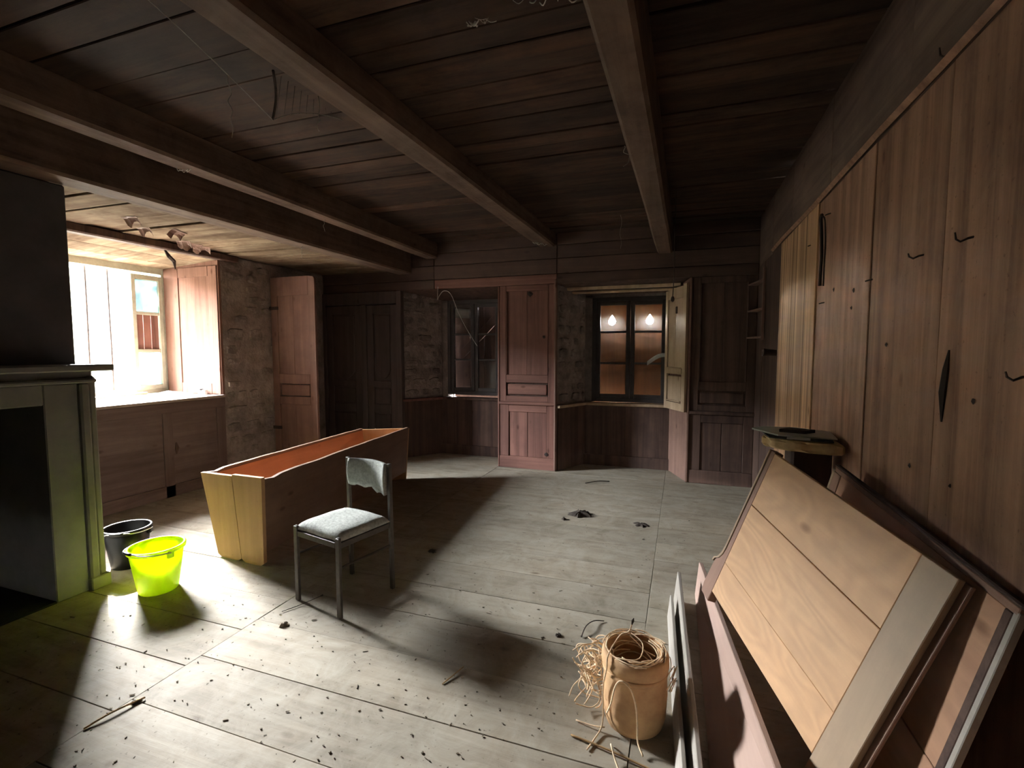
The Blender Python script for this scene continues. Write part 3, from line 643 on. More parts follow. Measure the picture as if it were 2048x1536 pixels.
# --- window with the two teardrop holes
A2 = (-1.44, 0.08, -1.19, -0.13)
w3 = alcove(3, *A2, 'back window whose closed outer shutters have two bright teardrop holes', 0.815, 0.83, 2.20, M['plank_dark'])
casement_pair(w3, -1.10, -0.135, 0.83, 2.17, 6.33, [1.33, 1.73], M['sash'], M['glass_clear'])
part_box('head_board', M['shutter'], w3, -1.36, -0.02, YB + 0.18, YB + 0.24, 2.235, 2.275, bev=0.008)
part_box('head_board', M['shutter'], w3, -1.34, -0.04, YB + 0.26, YB + 0.32, 2.20, 2.23, bev=0.008)
m = MB(); m.box(-1.25, -1.10, 6.33, 6.5, 0.8, 2.3); m.build('wall_core', M['mortar'], w3)
m = MB(); m.box(-0.135, 0.05, 6.33, 6.5, 0.8, 2.3); m.build('wall_core', M['mortar'], w3)
m = MB(); m.box(-1.3, 0.1, 6.33, 6.5, 2.17, 2.45); m.build('wall_core', M['mortar'], w3)
# outer shutters: one leaf each side, a teardrop cut in each
def shutter_leaf(x0, x1, z0, z1, yy, hx, hz, parent, mat):
    """board with a teardrop hole, meshed as a fan between outline and hole"""
    n = 40; hole = []
    for k in range(n):
        t = 2 * math.pi * k / n
        r = 0.046; px = r * math.sin(t); pz = r * math.cos(t)
        if pz > 0: pz = pz * (1 + 0.85 * max(0, 1 - abs(px) / r) ** 1.3)
        hole.append((hx + px, hz + pz))
    outl = []
    for k in range(n):
        t = 2 * math.pi * k / n; dx, dz = math.sin(t), math.cos(t)
        s = min(((x1 - hx) if dx > 0 else (hx - x0)) / max(abs(dx), 1e-9), ((z1 - hz) if dz > 0 else (hz - z0)) / max(abs(dz), 1e-9))
        outl.append((hx + dx * s, hz + dz * s))
    for cxz in ((x0, z0), (x0, z1), (x1, z0), (x1, z1)):          # snap nearest to the corners
        k = min(range(n), key=lambda i: (outl[i][0] - cxz[0]) ** 2 + (outl[i][1] - cxz[1]) ** 2); outl[k] = cxz
    m = MB(); th = 0.024
    A = [[m.bm.verts.new((p[0], yy + d, p[1])) for p in hole] for d in (0, th)]; O = [[m.bm.verts.new((p[0], yy + d, p[1])) for p in outl] for d in (0, th)]
    for k in range(n):
        j = (k + 1) % n
        m.bm.faces.new([A[0][k], A[0][j], O[0][j], O[0][k]]); m.bm.faces.new([A[1][j], A[1][k], O[1][k], O[1][j]])
        m.bm.faces.new([A[0][j], A[0][k], A[1][k], A[1][j]]); m.bm.faces.new([O[0][k], O[0][j], O[1][j], O[1][k]])
    return m.build('outer_shutter', mat, parent)
YS = 6.52
shutter_leaf(-1.20, -0.622, 0.80, 2.23, YS, -0.875, 1.875, w3, M['outer'])
shutter_leaf(-0.620, -0.06, 0.79, 2.23, YS, -0.395, 1.875, w3, M['outer'])
m = MB(); m.box(-1.3, 0.1, 6.5, 6.56, 2.22, 2.5); m.build('outer_lintel', M['mortar'], w3)
# inner shutter folded back on the right splay
sh = thing('inner_shutter', '', 'x'); del sh['label']; del sh['category']; sh.parent = w3
a = Vector((0.065, YB - 0.02, 0)); b = Vector((-0.165, 6.20, 0)); dd = (b - a); Ls = dd.length; ux = dd.normalized(); nz = Vector((-ux.y, ux.x, 0))
if nz.x > 0: nz = -nz
Msh = Matrix(((ux.x, nz.x, 0, a.x), (ux.y, nz.y, 0, a.y), (0, 0, 1, 0.80), (0, 0, 0, 1)))
bpy.context.view_layer.update()
sh.matrix_basis = w3.matrix_basis.inverted() @ Msh
def sbox(nm, b, mat=M['shutter'], bev=0.003):
    m = MB(); m.box(*b, bev=bev); return m.build(nm, mat, sh, local=True)
H_ = 1.44
sbox('stile', (0, 0.075, 0.0, 0.03, 0, H_)); sbox('stile', (Ls - 0.06, Ls, 0.0, 0.03, 0, H_ - 0.04))
sbox('rail', (0.075, Ls - 0.06, 0, 0.03, 0, 0.09)); sbox('rail', (0.075, Ls - 0.06, 0, 0.03, 0.42, 0.50)); sbox('rail', (0.075, Ls - 0.06, 0, 0.03, H_ - 0.15, H_ - 0.02))
sbox('rail_moulding', (0.06, Ls - 0.05, 0.03, 0.042, 0.43, 0.49)); sbox('rail_moulding', (0.09, Ls - 0.07, 0.028, 0.038, 0.10, 0.115))
pw = (Ls - 0.135) / 2
for k in range(2): sbox('panel_board', (0.075 + k * pw + .001, 0.075 + (k + 1) * pw - .002, 0.004, 0.018, 0.50, H_ - 0.15))
sbox('raised_panel', (0.09, Ls - 0.075, 0.004, 0.022, 0.11, 0.40), bev=0.008)
sbox('latch', (0.22, 0.25, 0.018, 0.03, 1.12, 1.20), M['iron'], 0.003)
# pale rag on the handle of the right casement
m = MB()
m.grid(lambda i, j: (-0.40 + 0.24 * i, 6.25 + 0.03 * math.sin(i * 5) * j, 1.36 + 0.10 * math.sin(i * 2.0) * (1 - 0.2 * j) - 0.05 * j * (1 - i * .6)), 14, 4)
o = m.build('rag', M['cloth'], smooth=True); o.modifiers.new('thick', 'SOLIDIFY').thickness = 0.006
tag(o, 'pale twisted rag hung across the right casement of the back window', 'rag')

# --- dark broken window
A1 = (-3.62, -2.20, -3.27, -2.32)
w2 = alcove(2, *A1, 'dark broken back window with boards nailed outside', 0.82, 0.90, 2.20, M['plank_dark'])
casement_pair(w2, -3.19, -2.35, 0.86, 2.20, 6.33, [1.36, 1.72], M['sash'], M['glass_clear'], skip=((False, 0), (True, 1), (True, 2), (False, 1)))
for (xa, xb, z0, z1) in ((-3.4, -3.19, 0.8, 2.3), (-2.35, -2.2, 0.8, 2.3), (-3.4, -2.2, 2.20, 2.45)):
    m = MB(); m.box(xa, xb, 6.33, 6.5, z0, z1); m.build('wall_core', M['mortar'], w2)
xs = [(-3.50, -3.188, .0), (-3.174, -2.92, .0), (-2.919, -2.70, .0), (-2.699, -2.50, .0), (-2.499, -2.25, .0)]
for i, (xa, xb, sk_) in enumerate(xs):
    m = MB(); zt = (2.3, 2.16, 2.15, 2.14, 2.125)[i]
    m.hexa([(x + (sk_ if z > 1 else 0), yy, z) for x in (xa - .0, xb) for yy in (YS, YS + .025) for z in (0.80, zt)], 0.003); m.build('outer_board', M['plank_dark'], w2)
m = MB(); m.hexa([(x, yy, z) for x, z0 in ((-3.05, 1.35), (-2.42, 1.95)) for yy in (YS - .03, YS - .003) for z in (z0, z0 + 0.16)], 0.003); m.build('outer_brace', M['plank_dark'], w2)
m = MB(); m.box(-3.25, -2.25, 6.5, 6.56, 2.155, 2.5); m.build('outer_lintel', M['mortar'], w2)
m = MB(); m.grid(lambda i, j: (-3.10 + 0.22 * i, 6.40 + 0.01 * math.sin(9 * i), 2.10 - 0.13 * j - 0.02 * i), 6, 3)
o = m.build('cloth_scrap', M['cloth'], smooth=True); o.modifiers.new('t', 'SOLIDIFY').thickness = 0.004
tag(o, 'pale cloth scrap pinned across the top of the dark broken window', 'cloth')

# --- double cupboard doors in the corner
d2 = thing('door_2', 'pair of dark panelled cupboard doors in the back corner', 'door', (-4.25, YB, 0), kind='structure')
def arch_panel(x0, x1, z0, z1, yy, mat, dip=0.12):
    pts = [(x0, z0), (x1, z0), (x1, z1), (x0, z1)] if dip == 0 else \
        [(x0, z0 + dip)] + [(x0 + (x1 - x0) * k / 8, z0 + dip * (1 - math.sin(math.pi * k / 8) ** 0.7)) for k in range(1, 8)] + [(x1, z0 + dip), (x1, z1), (x0, z1)]
    m = MB(); m.prism(pts, 'y', yy, yy + 0.02, bev=0.005); return m.build('raised_panel', mat, d2)
for (x0, x1) in ((-4.84, -4.26), (-4.16, -3.68)):
    B = lambda nm, b, bev=0.004: part_box(nm, M['darkdoor'], d2, *b, bev=bev)
    s = 0.10
    B('stile', (x0, x0 + s, YB - .01, YB + .03, 0.02, 2.12)); B('stile', (x1 - s, x1, YB - .01, YB + .03, 0.02, 2.12))
    for za, zb in ((0.02, 0.16), (0.62, 0.74), (0.98, 1.07), (2.0, 2.12)): B('rail', (x0 + s, x1 - s, YB - .01, YB + .03, za, zb))
    B('panel', (x0 + s, x1 - s, YB + .012, YB + .03, 0.16, 2.0), 0)
    arch_panel(x0 + s + .02, x1 - s - .02, 1.09, 1.98, YB + 0.000, M['darkdoor']); arch_panel(x0 + s + .02, x1 - s - .02, 0.76, 0.96, YB, M['darkdoor'], 0); arch_panel(x0 + s + .02, x1 - s - .02, 0.18, 0.60, YB, M['darkdoor'], 0)
for b in ((-4.90, -4.845, YB - .03, YB + .05, 0, 2.3), (-4.255, -4.165, YB - .025, YB + .05, 0, 2.13), (-3.675, -3.60, YB - .03, YB + .05, 0, 2.3), (-4.845, -3.675, YB - .03, YB + .05, 2.13, 2.3)):
    part_box('door_frame', M['darkdoor'], d2, *b, bev=0.006)
# --- open door leaf standing off the left wall
d1 = thing('door_1', 'tall panelled door leaf standing open against the stone wall', 'door', (XL, 4.80, 0), kind='structure')
def dl(nm, b, bev=0.004, mat=None): return part_box(nm, mat or M['leafdoor'], d1, *b, bev=bev)
lx0, lx1, ly = XL + 0.02, -4.20, 4.80
dl('stile', (lx0, lx0 + .10, ly, ly + .035, 0.03, 2.40)); 
m = MB(); m.prism([(lx1 - .10, 0.03), (lx1, 0.03), (lx1, 2.36), (lx1 - .02, 2.39), (lx1 - .10, 2.40)], 'y', ly, ly + .035, bev=0.004); m.build('stile', M['leafdoor'], d1)
for za, zb in ((0.03, 0.2), (0.82, 0.92), (1.08, 1.20), (2.17, 2.40)): dl('rail', (lx0 + .10, lx1 - .10, ly, ly + .035, za, zb))
for k in range(2):
    w = (lx1 - lx0 - .2) / 2; a = lx0 + .10 + k * w
    dl('panel_board', (a + .001, a + w - .001, ly + .012, ly + .028, 1.20, 2.17), 0.002); dl('panel_board', (a + .001, a + w - .001, ly + .012, ly + .028, 0.2, 0.82), 0.002)
dl('raised_panel', (lx0 + .12, lx1 - .12, ly + .008, ly + .03, 0.93, 1.07), 0.008)
for z in (0.5, 2.0): dl('hinge', (XL + 0.001, lx0 + .12, ly - .006, ly + .001, z, z + .04), 0.001, M['iron'])

# ------------------------------------------------------------------ right wall
rw = MB(); rw.box(XR + 0.03, XR + 0.2, YF - 0.2, 6.5, 0, ZC)
wr = tag(rw.build('wall_right', M['subfloor']), 'wall of wide vertical wooden planks with a thin batten near the ceiling', 'wall', kind='structure')
seams = [YF, -0.95, -0.40, 0.15, 0.72, 1.28, 1.885, 2.50, 2.93, 3.40, 3.62, 3.84, 4.10, 4.56, 4.98, 5.40, 5.80]
for i, (a, b) in enumerate(zip(seams, seams[1:])):
    pale = 3.39 < a < 4.5; dark = a > 4.5
    m = MB(); x = XR + (0.0 if not pale else -0.004) + rnd.uniform(-.003, .003)
    gap = 0.005 if abs(a - 2.50) < .01 else 0.0018
    m.hexa([(xx, yy + (gap if yy == a else -0.0018) , z) for xx in (x, XR + .03) for yy in (a, b) for z in (0.0, 2.375)], 0.003)
    m.build('wall_plank', M['plank_pale'] if pale else M['plank_dark'] if dark else M['plank'], wr)
ys = [YF, -0.6, 0.4, 1.3, 2.2, 3.2, 4.2, 5.0, 5.80]
for a, b in zip(ys, ys[1:]):
    m = MB(); m.box(XR - 0.002 + rnd.uniform(0, .006), XR + .03, a + .002, b - .002, 2.375, ZC, bev=0.003); m.build('upper_plank', M['upper'], wr)
m = MB(); m.tube([(XR - 0.012, YF + .02 + k * .5, 2.39 + 0.006 * math.sin(k * 1.7)) for k in range(14)] , 0.017, 4); m.build('batten', M['plank'], wr)
for (yy, zz, r) in ((1.66, 1.36, .009), (3.02, 1.82, .012), (2.70, 1.78, .014), (2.28, 1.52, .010), (2.02, 1.10, .009), (2.72, 1.70, .010), (1.75, 1.10, .007)): knot((XR - .002, yy, zz), r, wr, (-1, 0, 0))
m = MB(); m.tube([(XR - .001, 1.81, 1.50), (XR - .002, 1.815, 1.44), (XR - .002, 1.825, 1.37), (XR - .001, 1.83, 1.28)], [.003, .012, .014, .003], 6); m.build('bark_seam', M['leather'], wr)

fw = MB(); fw.box(-6.0, 1.2, YF - 0.25, YF - 0.02, 0, ZC)
tag(fw.build('wall_front', M['chimney']), 'plain dark wall opposite the two back windows', 'wall', kind='structure')

# ------------------------------------------------------------------ trough
# corner points: near end at Y 2.55, far end leaning left
def T(s, t, z):
    """s 0 left..1 right, t 0 near..1 far, height z: top wider than bottom"""
    k = z / 0.62
    nl, nr = Vector((-3.155 - 0.12 * k, 2.56 - .02 * k, 0)), Vector((-2.70 + 0.005 * k, 2.53, 0))
    fl, fr = Vector((-3.36 - 0.07 * k, 4.60, 0)), Vector((-3.00 + 0.05 * k, 4.86, 0))
    p = nl.lerp(nr, s).lerp(fl.lerp(fr, s), t); return (p.x, p.y, z)
tr = thing('trough', 'long open wooden trough with slanted sides standing behind the chair', 'trough', (-3.0, 3.6, 0))
def tpart(nm, s0, s1, t0, t1, z0, z1, mat, bev=0.004):
    m = MB(); m.hexa([T(s, t, z) for s in (s0, s1) for t in (t0, t1) for z in (z0, z1)], bev); return m.build(nm, mat, tr)
# near end: two upright boards with rounded feet
for (s0, s1, dz) in ((-0.0, 0.52, 0.0), (0.53, 1.0, 0.010)):
    m = MB(); n = 9; prof = []
    for k in range(n):
        q = k / (n - 1); prof.append((s0 + (s1 - s0) * q, 0.0 + 0.022 * abs(2 * q - 1) ** 7))
    lo = [[m.bm.verts.new(T(s, t, z)) for s, z in prof] for t in (-0.006, 0.008)]
    hi = [[m.bm.verts.new(T(s, t, 0.615 + dz)) for s, z in prof] for t in (-0.006, 0.008)]
    for k in range(n - 1):
        m.bm.faces.new([lo[0][k], lo[0][k + 1], hi[0][k + 1], hi[0][k]]); m.bm.faces.new([lo[1][k + 1], lo[1][k], hi[1][k], hi[1][k + 1]])
        m.bm.faces.new([lo[0][k + 1], lo[0][k], lo[1][k], lo[1][k + 1]]); m.bm.faces.new([hi[0][k], hi[0][k + 1], hi[1][k + 1], hi[1][k]])
    for k in (0, n - 1): m.bm.faces.new([lo[0][k], hi[0][k], hi[1][k], lo[1][k]])
    m.build('end_board', M['trough'], tr)
# sides with a worn wavy rim
for s0, s1, nm in ((0.0, 0.055, 'l'), (0.95, 1.0, 'r')):
    m = MB(); N = 26; rings = []
    for k in range(N + 1):
        t = 0.009 + k / N * 0.98
        zt = 0.615 - 0.005 * (mnoise.noise(Vector((t * 9, s0 * 7, 2))) + 0.5) - (0.012 if 0.04 < t < 0.08 else 0)
        zb = 0.09 + 0.006 * mnoise.noise(Vector((t * 6, s0, 5)))
        rings.append([m.bm.verts.new(T(s, t, z)) for s, z in ((s0, zb), (s1, zb), (s1, zt), (s0, zt))])
    for a, b in zip(rings, rings[1:]):
        for k in range(4): m.bm.faces.new([a[k], a[(k + 1) % 4], b[(k + 1) % 4], b[k]])
    m.bm.faces.new(rings[0]); m.bm.faces.new(list(reversed(rings[-1])))
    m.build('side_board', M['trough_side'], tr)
    tpart('side_lining', *( (0.0555, 0.066) if nm == 'l' else (0.939, 0.9495)), 0.01, 0.985, 0.115, 0.592, M['trough_in'], 0.001)
tpart('bottom_board', 0.057, 0.94, 0.009, 0.985, 0.095, 0.114, M['trough_in'], 0.002)
tpart('end_board', 0.0, 1.0, 0.99, 1.0, 0.0, 0.60, M['trough'], 0.003)

# ------------------------------------------------------------------ chair
ch = thing('chair', 'steel framed chair with worn grey fabric seat and torn backrest', 'chair', (-1.915, 2.39, 0), math.radians(-12.7))
def cb_(nm, b, mat=M['steel'], bev=0.003, par=None):
    m = MB(); m.box(*b, bev=bev); return m.build(nm, mat, par or ch, local=True)
W, D_ = 0.205, 0.205; l = 0.016
for sx in (-1, 1):
    x = sx * (W - l / 1.0)
    cb_('leg', (x - l, x + l, -D_ - 0.0, -D_ + 0.020, 0, 0.458))
    # rear leg runs up to the backrest, leaning slightly
    m = MB(); m.hexa([(xx, yy + dy, z) for xx in (x - l * .8, x + l * .8) for yy in (D_ - .024, D_) for z, dy in ((0.0, 0.012), (0.80, 0.0))], 0.003)
    o = m.build('leg', M['steel'], ch, local=True)
    m = MB(); m.lathe([(0, 0.462), (0.006, 0.462), (0.006, 0.459), (0, 0.459)], (x, -D_ + .010, 0), 8); m.build('stud', M['wire'], ch, local=True)
    cb_('side_rail', (x - .010, x + .010, -D_ + .021, D_ - .026, 0.398, 0.432))
    m = MB(); m.tube([(x, -D_ + .02, 0.285), (x, D_ - .02, 0.285)], 0.007, 8); m.build('stretcher', M['steel'], ch, local=True)
cb_('front_rail', (-W + .034, W - .034, -D_ + .002, -D_ + .018, 0.398, 0.432)); cb_('rear_rail', (-W + .034, W - .034, D_ - .022, D_ - .006, 0.398, 0.432))
m = MB()
def cushion(i, j):
    a, b = 2 * i - 1, 2 * j - 1
    e = (1 - abs(a) ** 7) * (1 - abs(b) ** 7); ex = max(0.0, e) ** 0.45
    x = a * (W - .006 + 0.004 * (1 - abs(b) ** 2)); yv = b * (D_ - .014) - .006
    return x, yv, ex
N = 22
def top_(i, j):
    x, yv, ex = cushion(i, j); return (x, yv, 0.440 + 0.046 * ex + 0.004 * mnoise.noise(Vector((x * 9, yv * 9, 0))))
def bot_(i, j):
    x, yv, ex = cushion(i, j); return (x * (0.97), yv * .97, 0.438 - 0.006 * ex)
m.grid(top_, N, N); m.grid(bot_, N, N)
bmesh.ops.remove_doubles(m.bm, verts=m.bm.verts[:], dist=0.0005)
per = [e for e in m.bm.edges if len(e.link_faces) == 1]
try: bmesh.ops.bridge_loops(m.bm, edges=per)
except Exception: pass
m.build('seat', M['fabric'], ch, True, local=True)
m = MB()
def back(i, j):
    a = 2 * i - 1; x = a * (W - .034)
    zb = 0.615 + 0.022 * mnoise.noise(Vector((x * 22, 1.3, 0))) + 0.012 * mnoise.noise(Vector((x * 60, 4, 0))) - 0.015 * a
    zt = 0.800 - 0.004 * abs(a)
    bow = 0.035 * (1 - a * a)
    tilt = 0.012 * math.sin(math.pi * j)
    return (x, D_ - .020 + bow - tilt, zb + (zt - zb) * j)
m.grid(back, 24, 8)
o = m.build('backrest', M['fabric'], ch, True, local=True); md = o.modifiers.new('pad', 'SOLIDIFY'); md.thickness = 0.024; md.offset = 0

# ------------------------------------------------------------------ buckets
def bucket(label, loc, r0, r1, h, mat, rot, tilt=0.0, handle_fall=0.25):
    t = thing('bucket', label, 'bucket', loc, rot)
    m = MB(); th = 0.004
    m.lathe([(0, 0.0), (r0 * .96, 0.0), (r0, 0.008), (r0 + (r1 - r0) * .5, h * .5), (r1, h), (r1 - th, h), (r0 + (r1 - r0) * .5 - th, h * .5), (r0 - th, 0.012), (0, 0.008)], n=48)
    m.build('body', mat, t, True, local=True)
    m = MB(); m.lathe([(r1 - .002, h - .022), (r1 + .008, h - .020), (r1 + .010, h), (r1 + .004, h + .006), (r1 - .006, h + .004), (r1 - .004, h - .01)], n=48, close=True); m.build('rim', mat, t, True, local=True)
    for s in (-1, 1):
        m = MB(); m.box(s * (r1 + .006) - .009, s * (r1 + .006) + .009, -.02, .02, h - .05, h - .004, bev=0.005); m.build('handle_lug', mat, t, local=True)
    pts = []
    for k in range(25):
        q = math.pi * k / 24; x = math.cos(q) * (r1 + .016); d = math.sin(q) * (r1 + .018)
        pts.append((x, -d * math.cos(handle_fall), h - .015 + d * math.sin(handle_fall) + (.006 if abs(k - 12) < 4 else 0)))
    m = MB(); m.tube(pts, 0.0032, 6); hd = m.build('handle', M['wire'], t, True, local=True)
    m = MB(); m.tube(pts[10:15], 0.008, 8); m.build('grip', mat if mat != M['bucket'] else M['blackplastic'], hd, True)
    return t
bucket('bright yellow plastic bucket glowing in the sunlight', (-3.075, 2.06, 0), 0.106, 0.146, 0.28, M['bucket'], math.radians(-8), handle_fall=0.10)
bucket('black plastic bucket beside the fireplace', (-3.62, 2.235, 0), 0.10, 0.135, 0.27, M['blackplastic'], math.radians(35), handle_fall=0.05)

# ------------------------------------------------------------------ pot with twine
pc = Vector((-0.148, 1.925, 0))
pt = thing('fibre_drum', 'tan barrel shaped container with rolled rim on the floor', 'container', pc)
m = MB()
m.lathe([(0, 0), (.098, 0), (.112, .015), (.122, .06), (.126, .16), (.123, .26), (.127, .285), (.132, .30), (.130, .335), (.120, .350), (.108, .345), (.105, .30), (.104, .20), (.100, .05), (0, .04)], n=40, wob=.012)
m.build('body', M['pot'], pt, True, local=True)
m = MB(); m.lathe([(.124, .255), (.129, .262), (.129, .274), (.124, .280)], n=40, close=True); m.build('hoop', M['pot'], pt, True, local=True)
m = MB(); m.lathe([(.1035, .30), (.1025, .20), (.098, .052), (0, .046)], n=36); m.build('lining', M['pot_in'], pt, True, local=True)
tw = thing('baling_twine', 'loose tangled sisal twine draped over and around the tan container', 'twine', (pc.x - .18, pc.y + .05, 0))
def strand(pts, r=0.0022, parent=tw, sub=4, mat=None, nm='strand'):
    P = [Vector(p) for p in pts]; out = []
    for i in range(len(P) - 1):
        p0, p1, p2, p3 = P[max(i - 1, 0)], P[i], P[i + 1], P[min(i + 2, len(P) - 1)]
        for k in range(sub):
            t = k / sub; out.append(0.5 * ((2 * p1) + (-p0 + p2) * t + (2 * p0 - 5 * p1 + 4 * p2 - p3) * t * t + (-p0 + 3 * p1 - 3 * p2 + p3) * t ** 3))
    out.append(P[-1])
    m = MB(); m.tube(out, r, 5); return m.build(nm, mat or M['twine'], parent, True)
rr = random.Random(21)
for k in range(34):                                       # curls in a hank beside the pot
    c = pc + Vector((-.17 + rr.uniform(-.035, .03), .05 + rr.uniform(-.06, .08), rr.uniform(.07, .27)))
    R = rr.uniform(.035, .075); ax = Vector((rr.uniform(-.5, .5), rr.uniform(-1, .2), rr.uniform(-.3, .5))).normalized(); u = ax.orthogonal().normalized(); v = ax.cross(u)
    s0 = rr.uniform(0, 6.3); span = rr.uniform(3.6, 6.6); pts = []
    for i in range(11):
        a = s0 + span * i / 10; q = R * (1 + .12 * math.sin(3 * a + k)); p = c + u * math.cos(a) * q + v * math.sin(a) * q + ax * (.03 * (i / 10 - .5))
        p.z = max(p.z, 0.004); pts.append(p)
        d = (p - pc); d.z = 0
        if d.length < .133: p.x, p.y = (pc + d.normalized() * .133).xy
    strand(pts, 0.0027, sub=3)
for k in range(14):                                        # rings lying on and inside the rim
    R = rr.uniform(.085, .125); zz = .352 if R > .103 else rr.uniform(.25, .34); s0 = rr.uniform(0, 6.3); span = rr.uniform(2.5, 6.0); pts = []
    for i in range(11):
        a = s0 + span * i / 10; q = R + .008 * math.sin(2.3 * a + k); q = q if zz > .35 else min(q, .099)
        pts.append((pc.x + q * math.cos(a), pc.y + q * math.sin(a), zz + .007 * math.sin(3 * a + k)))
    strand(pts, 0.0027, sub=3)
for k in range(9):                                         # tufts to the right, squeezed at the boards
    a = rr.uniform(-.5, .9); R = rr.uniform(.136, .15); z0 = rr.uniform(.12, .3)
    strand([(pc.x + R * math.cos(a), pc.y + R * math.sin(a), z0), (pc.x + (R + .012) * math.cos(a + .25), pc.y + (R + .012) * math.sin(a + .25), z0 + .04), (pc.x + R * math.cos(a + .5), pc.y + R * math.sin(a + .5), z0 - .03), (pc.x + R * math.cos(a + .7), pc.y + R * math.sin(a + .7), z0 - .08)], 0.002)
f = lambda a, r, z: (pc.x + r * math.cos(a), pc.y + r * math.sin(a), z)
strand([f(1.9, .06, .42), f(2.1, .062, .385), f(2.6, .075, .37), f(-2.4, .128, .357), f(-2.35, .14, .30), f(-2.5, .142, .20), f(-2.5, .140, .10), f(-2.45, .15, .02), f(-2.3, .20, .008), f(-2.2, .26, .006)], 0.0032)
strand([f(-2.35, .137, .09), f(-2.2, .134, .15), f(-2.05, .136, .24), f(-1.85, .14, .285), f(-1.6, .137, .26), f(-1.45, .136, .19), f(-1.4, .136, .10), f(-1.38, .14, .03), f(-1.3, .18, .007)], 0.0036)
strand([f(-2.0, .17, .006), f(-1.9, .20, .03), f(-1.75, .24, .012), f(-1.6, .30, .006)], 0.0032)
strand([f(-2.4, .14, .02), f(-2.6, .18, .012), f(-2.8, .235, .006)], 0.003)
strand([f(2.0, .058, .37), f(1.2, .05, .33), f(0.3, .07, .29), f(-0.2, .09, .25)], 0.0026)
strand([f(2.0, .058, .385), f(0.4, .03, .37), f(-1.2, .06, .345), f(-1.9, .10, .352)], 0.0026)
m = MB(); m.tube([f(1.9, .06, .42), (pc.x - .016, pc.y + .058, .438), (pc.x - .012, pc.y + .06, .452)], [.002, .006, .001], 6); m.build('frayed_end', M['debris'], tw)
pt.scale = (1, 1, .88); tw.scale = (1, 1, .88)
def stalk(name, label, pts, r, mat, cat='twig', group=None):
    o = strand(pts, r, None, 5, mat, name); return tag(o, label, cat, group)
stalk('straw_stalk', 'long dry reddish stalk lying in front of the tan container', [(-0.372, 1.765, .005), (-0.22, 1.735, .009), (-0.10, 1.71, .006), (-.01, 1.69, .004)], 0.004, M['straw'])

# ------------------------------------------------------------------ boards leaning on the right wall
def leaning(name, label, A, B, Dn, group=None, cat='board'):
    """local frame: x along the top edge, y up the slope, origin below A"""
    A, B, Dn = Vector(A), Vector(B), Vector(Dn)
    v = (A - Dn); h = v.length; v.normalize(); u = (B - A); w = u.length; u.normalize(); v = (v - u * v.dot(u)).normalized(); n = u.cross(v)
    Mx = Matrix(((u.x, v.x, n.x, Dn.x), (u.y, v.y, n.y, Dn.y), (u.z, v.z, n.z, Dn.z), (0, 0, 0, 1)))
    return frame_thing(name, label, cat, Mx, group), w, h
def lb(par, nm, mat, b, bev=0.002):
    m = MB(); m.box(*b, bev=bev); return m.build(nm, mat, par, local=True)
hb, w, h = leaning('headboard', 'pale wooden headboard with a scrolled side leaning in front of the plank wall', (.404, 2.316, 1.051), (.680, 1.468, .928), (.172, 2.336, .396), cat='headboard')
S = -1                                                   # the room face is towards -z or +z of the frame
nrm = hb.matrix_basis.to_3x3() @ Vector((0, 0, 1)); S = 1 if nrm.x < 0 else -1
def zz(a, b): return (a, b) if S == 1 else (-b, -a)
lb(hb, 'plank', M['pale_board'], (0.004, w - .115, h * .645 + .0015, h, *zz(0, .020)))
lb(hb, 'plank', M['pale_board'], (0.004, w - .115, h * .22 + .0004, h * .645 - .0015, *zz(0, .020)))
lb(hb, 'plank', M['pale_board'], (0.004, w - .115, 0, h * .22, *zz(0, .0197)))
lb(hb, 'stile', M['pale_stile'], (w - .1145, w, -.16, h, *zz(0, .0205)))
lb(hb, 'back_post', M['brown_edge'], (w - .06, w + .018, -.28, h - .004, *zz(-.012, -.0005)))
lb(hb, 'back_rail', M['brown_edge'], (0.01, w - .065, h - .06, h - .004, *zz(-.010, -.0005)))
lb(hb, 'back_rail', M['brown_edge'], (0.01, w - .065, 0.01, .07, *zz(-.010, -.0005)))
prof = [(-.008, h + .004), (-.040, h + .004), (-.040, .20), (-.045, .165), (-.062, .135), (-.088, .12), (-.094, .10), (-.094, -.02), (-.088, -.06), (-.008, -.06)]
m = MB(); m.prism(prof, 'z', *zz(-.028, .012), bev=0.003); m.build('scrolled_side', M['brown_edge'], hb, local=True)
prof2 = [(x - .002, y_) for x, y_ in prof[1:7]]; prof2 = prof2 + [(x - .012, y_) for x, y_ in reversed(prof2)]
m = MB(); m.prism(prof2, 'z', *zz(-.022, .016), bev=0.001); m.build('edge_moulding', M['pale_stile'], hb, local=True)

h2, w, h = leaning('bed_end_panel', 'darker framed bed panel leaning behind the pale headboard', (.665, 2.50, .985), (.728, 1.385, .930), (.44, 2.49, .03), cat='panel')
nrm = h2.matrix_basis.to_3x3() @ Vector((0, 0, 1)); S = 1 if nrm.x < 0 else -1
lb(h2, 'plank', M['panel_board2'], (.07, w - .04, h * .52 + .001, h - .02, *zz(-.002, .011)))
lb(h2, 'plank', M['panel_board2'], (.07, w - .04, .05, h * .52 - .001, *zz(-.002, .011)))
lb(h2, 'stile', M['brown_edge'], (0, .069, 0, h - .02, *zz(-.004, .014))); lb(h2, 'stile', M['plank_dark'], (w - .039, w - .014, 0, h - .02, *zz(-.004, .014))); lb(h2, 'side_strip', M['greyboard'], (w - .0135, w + .004, 0, h - .01, *zz(-.004, .014)))
lb(h2, 'top_rail', M['brown_edge'], (0, w, h - .019, h, *zz(-.004, .014)))
lb(h2, 'cap', M['plank_dark'], (-.008, w + .008, h + .0005, h + .012, *zz(-.006, .017)), 0.004)
lb(h2, 'side_strip', M['pale_stile'], (-.024, -.002, 0, h - .012, *zz(-.004, .014)))

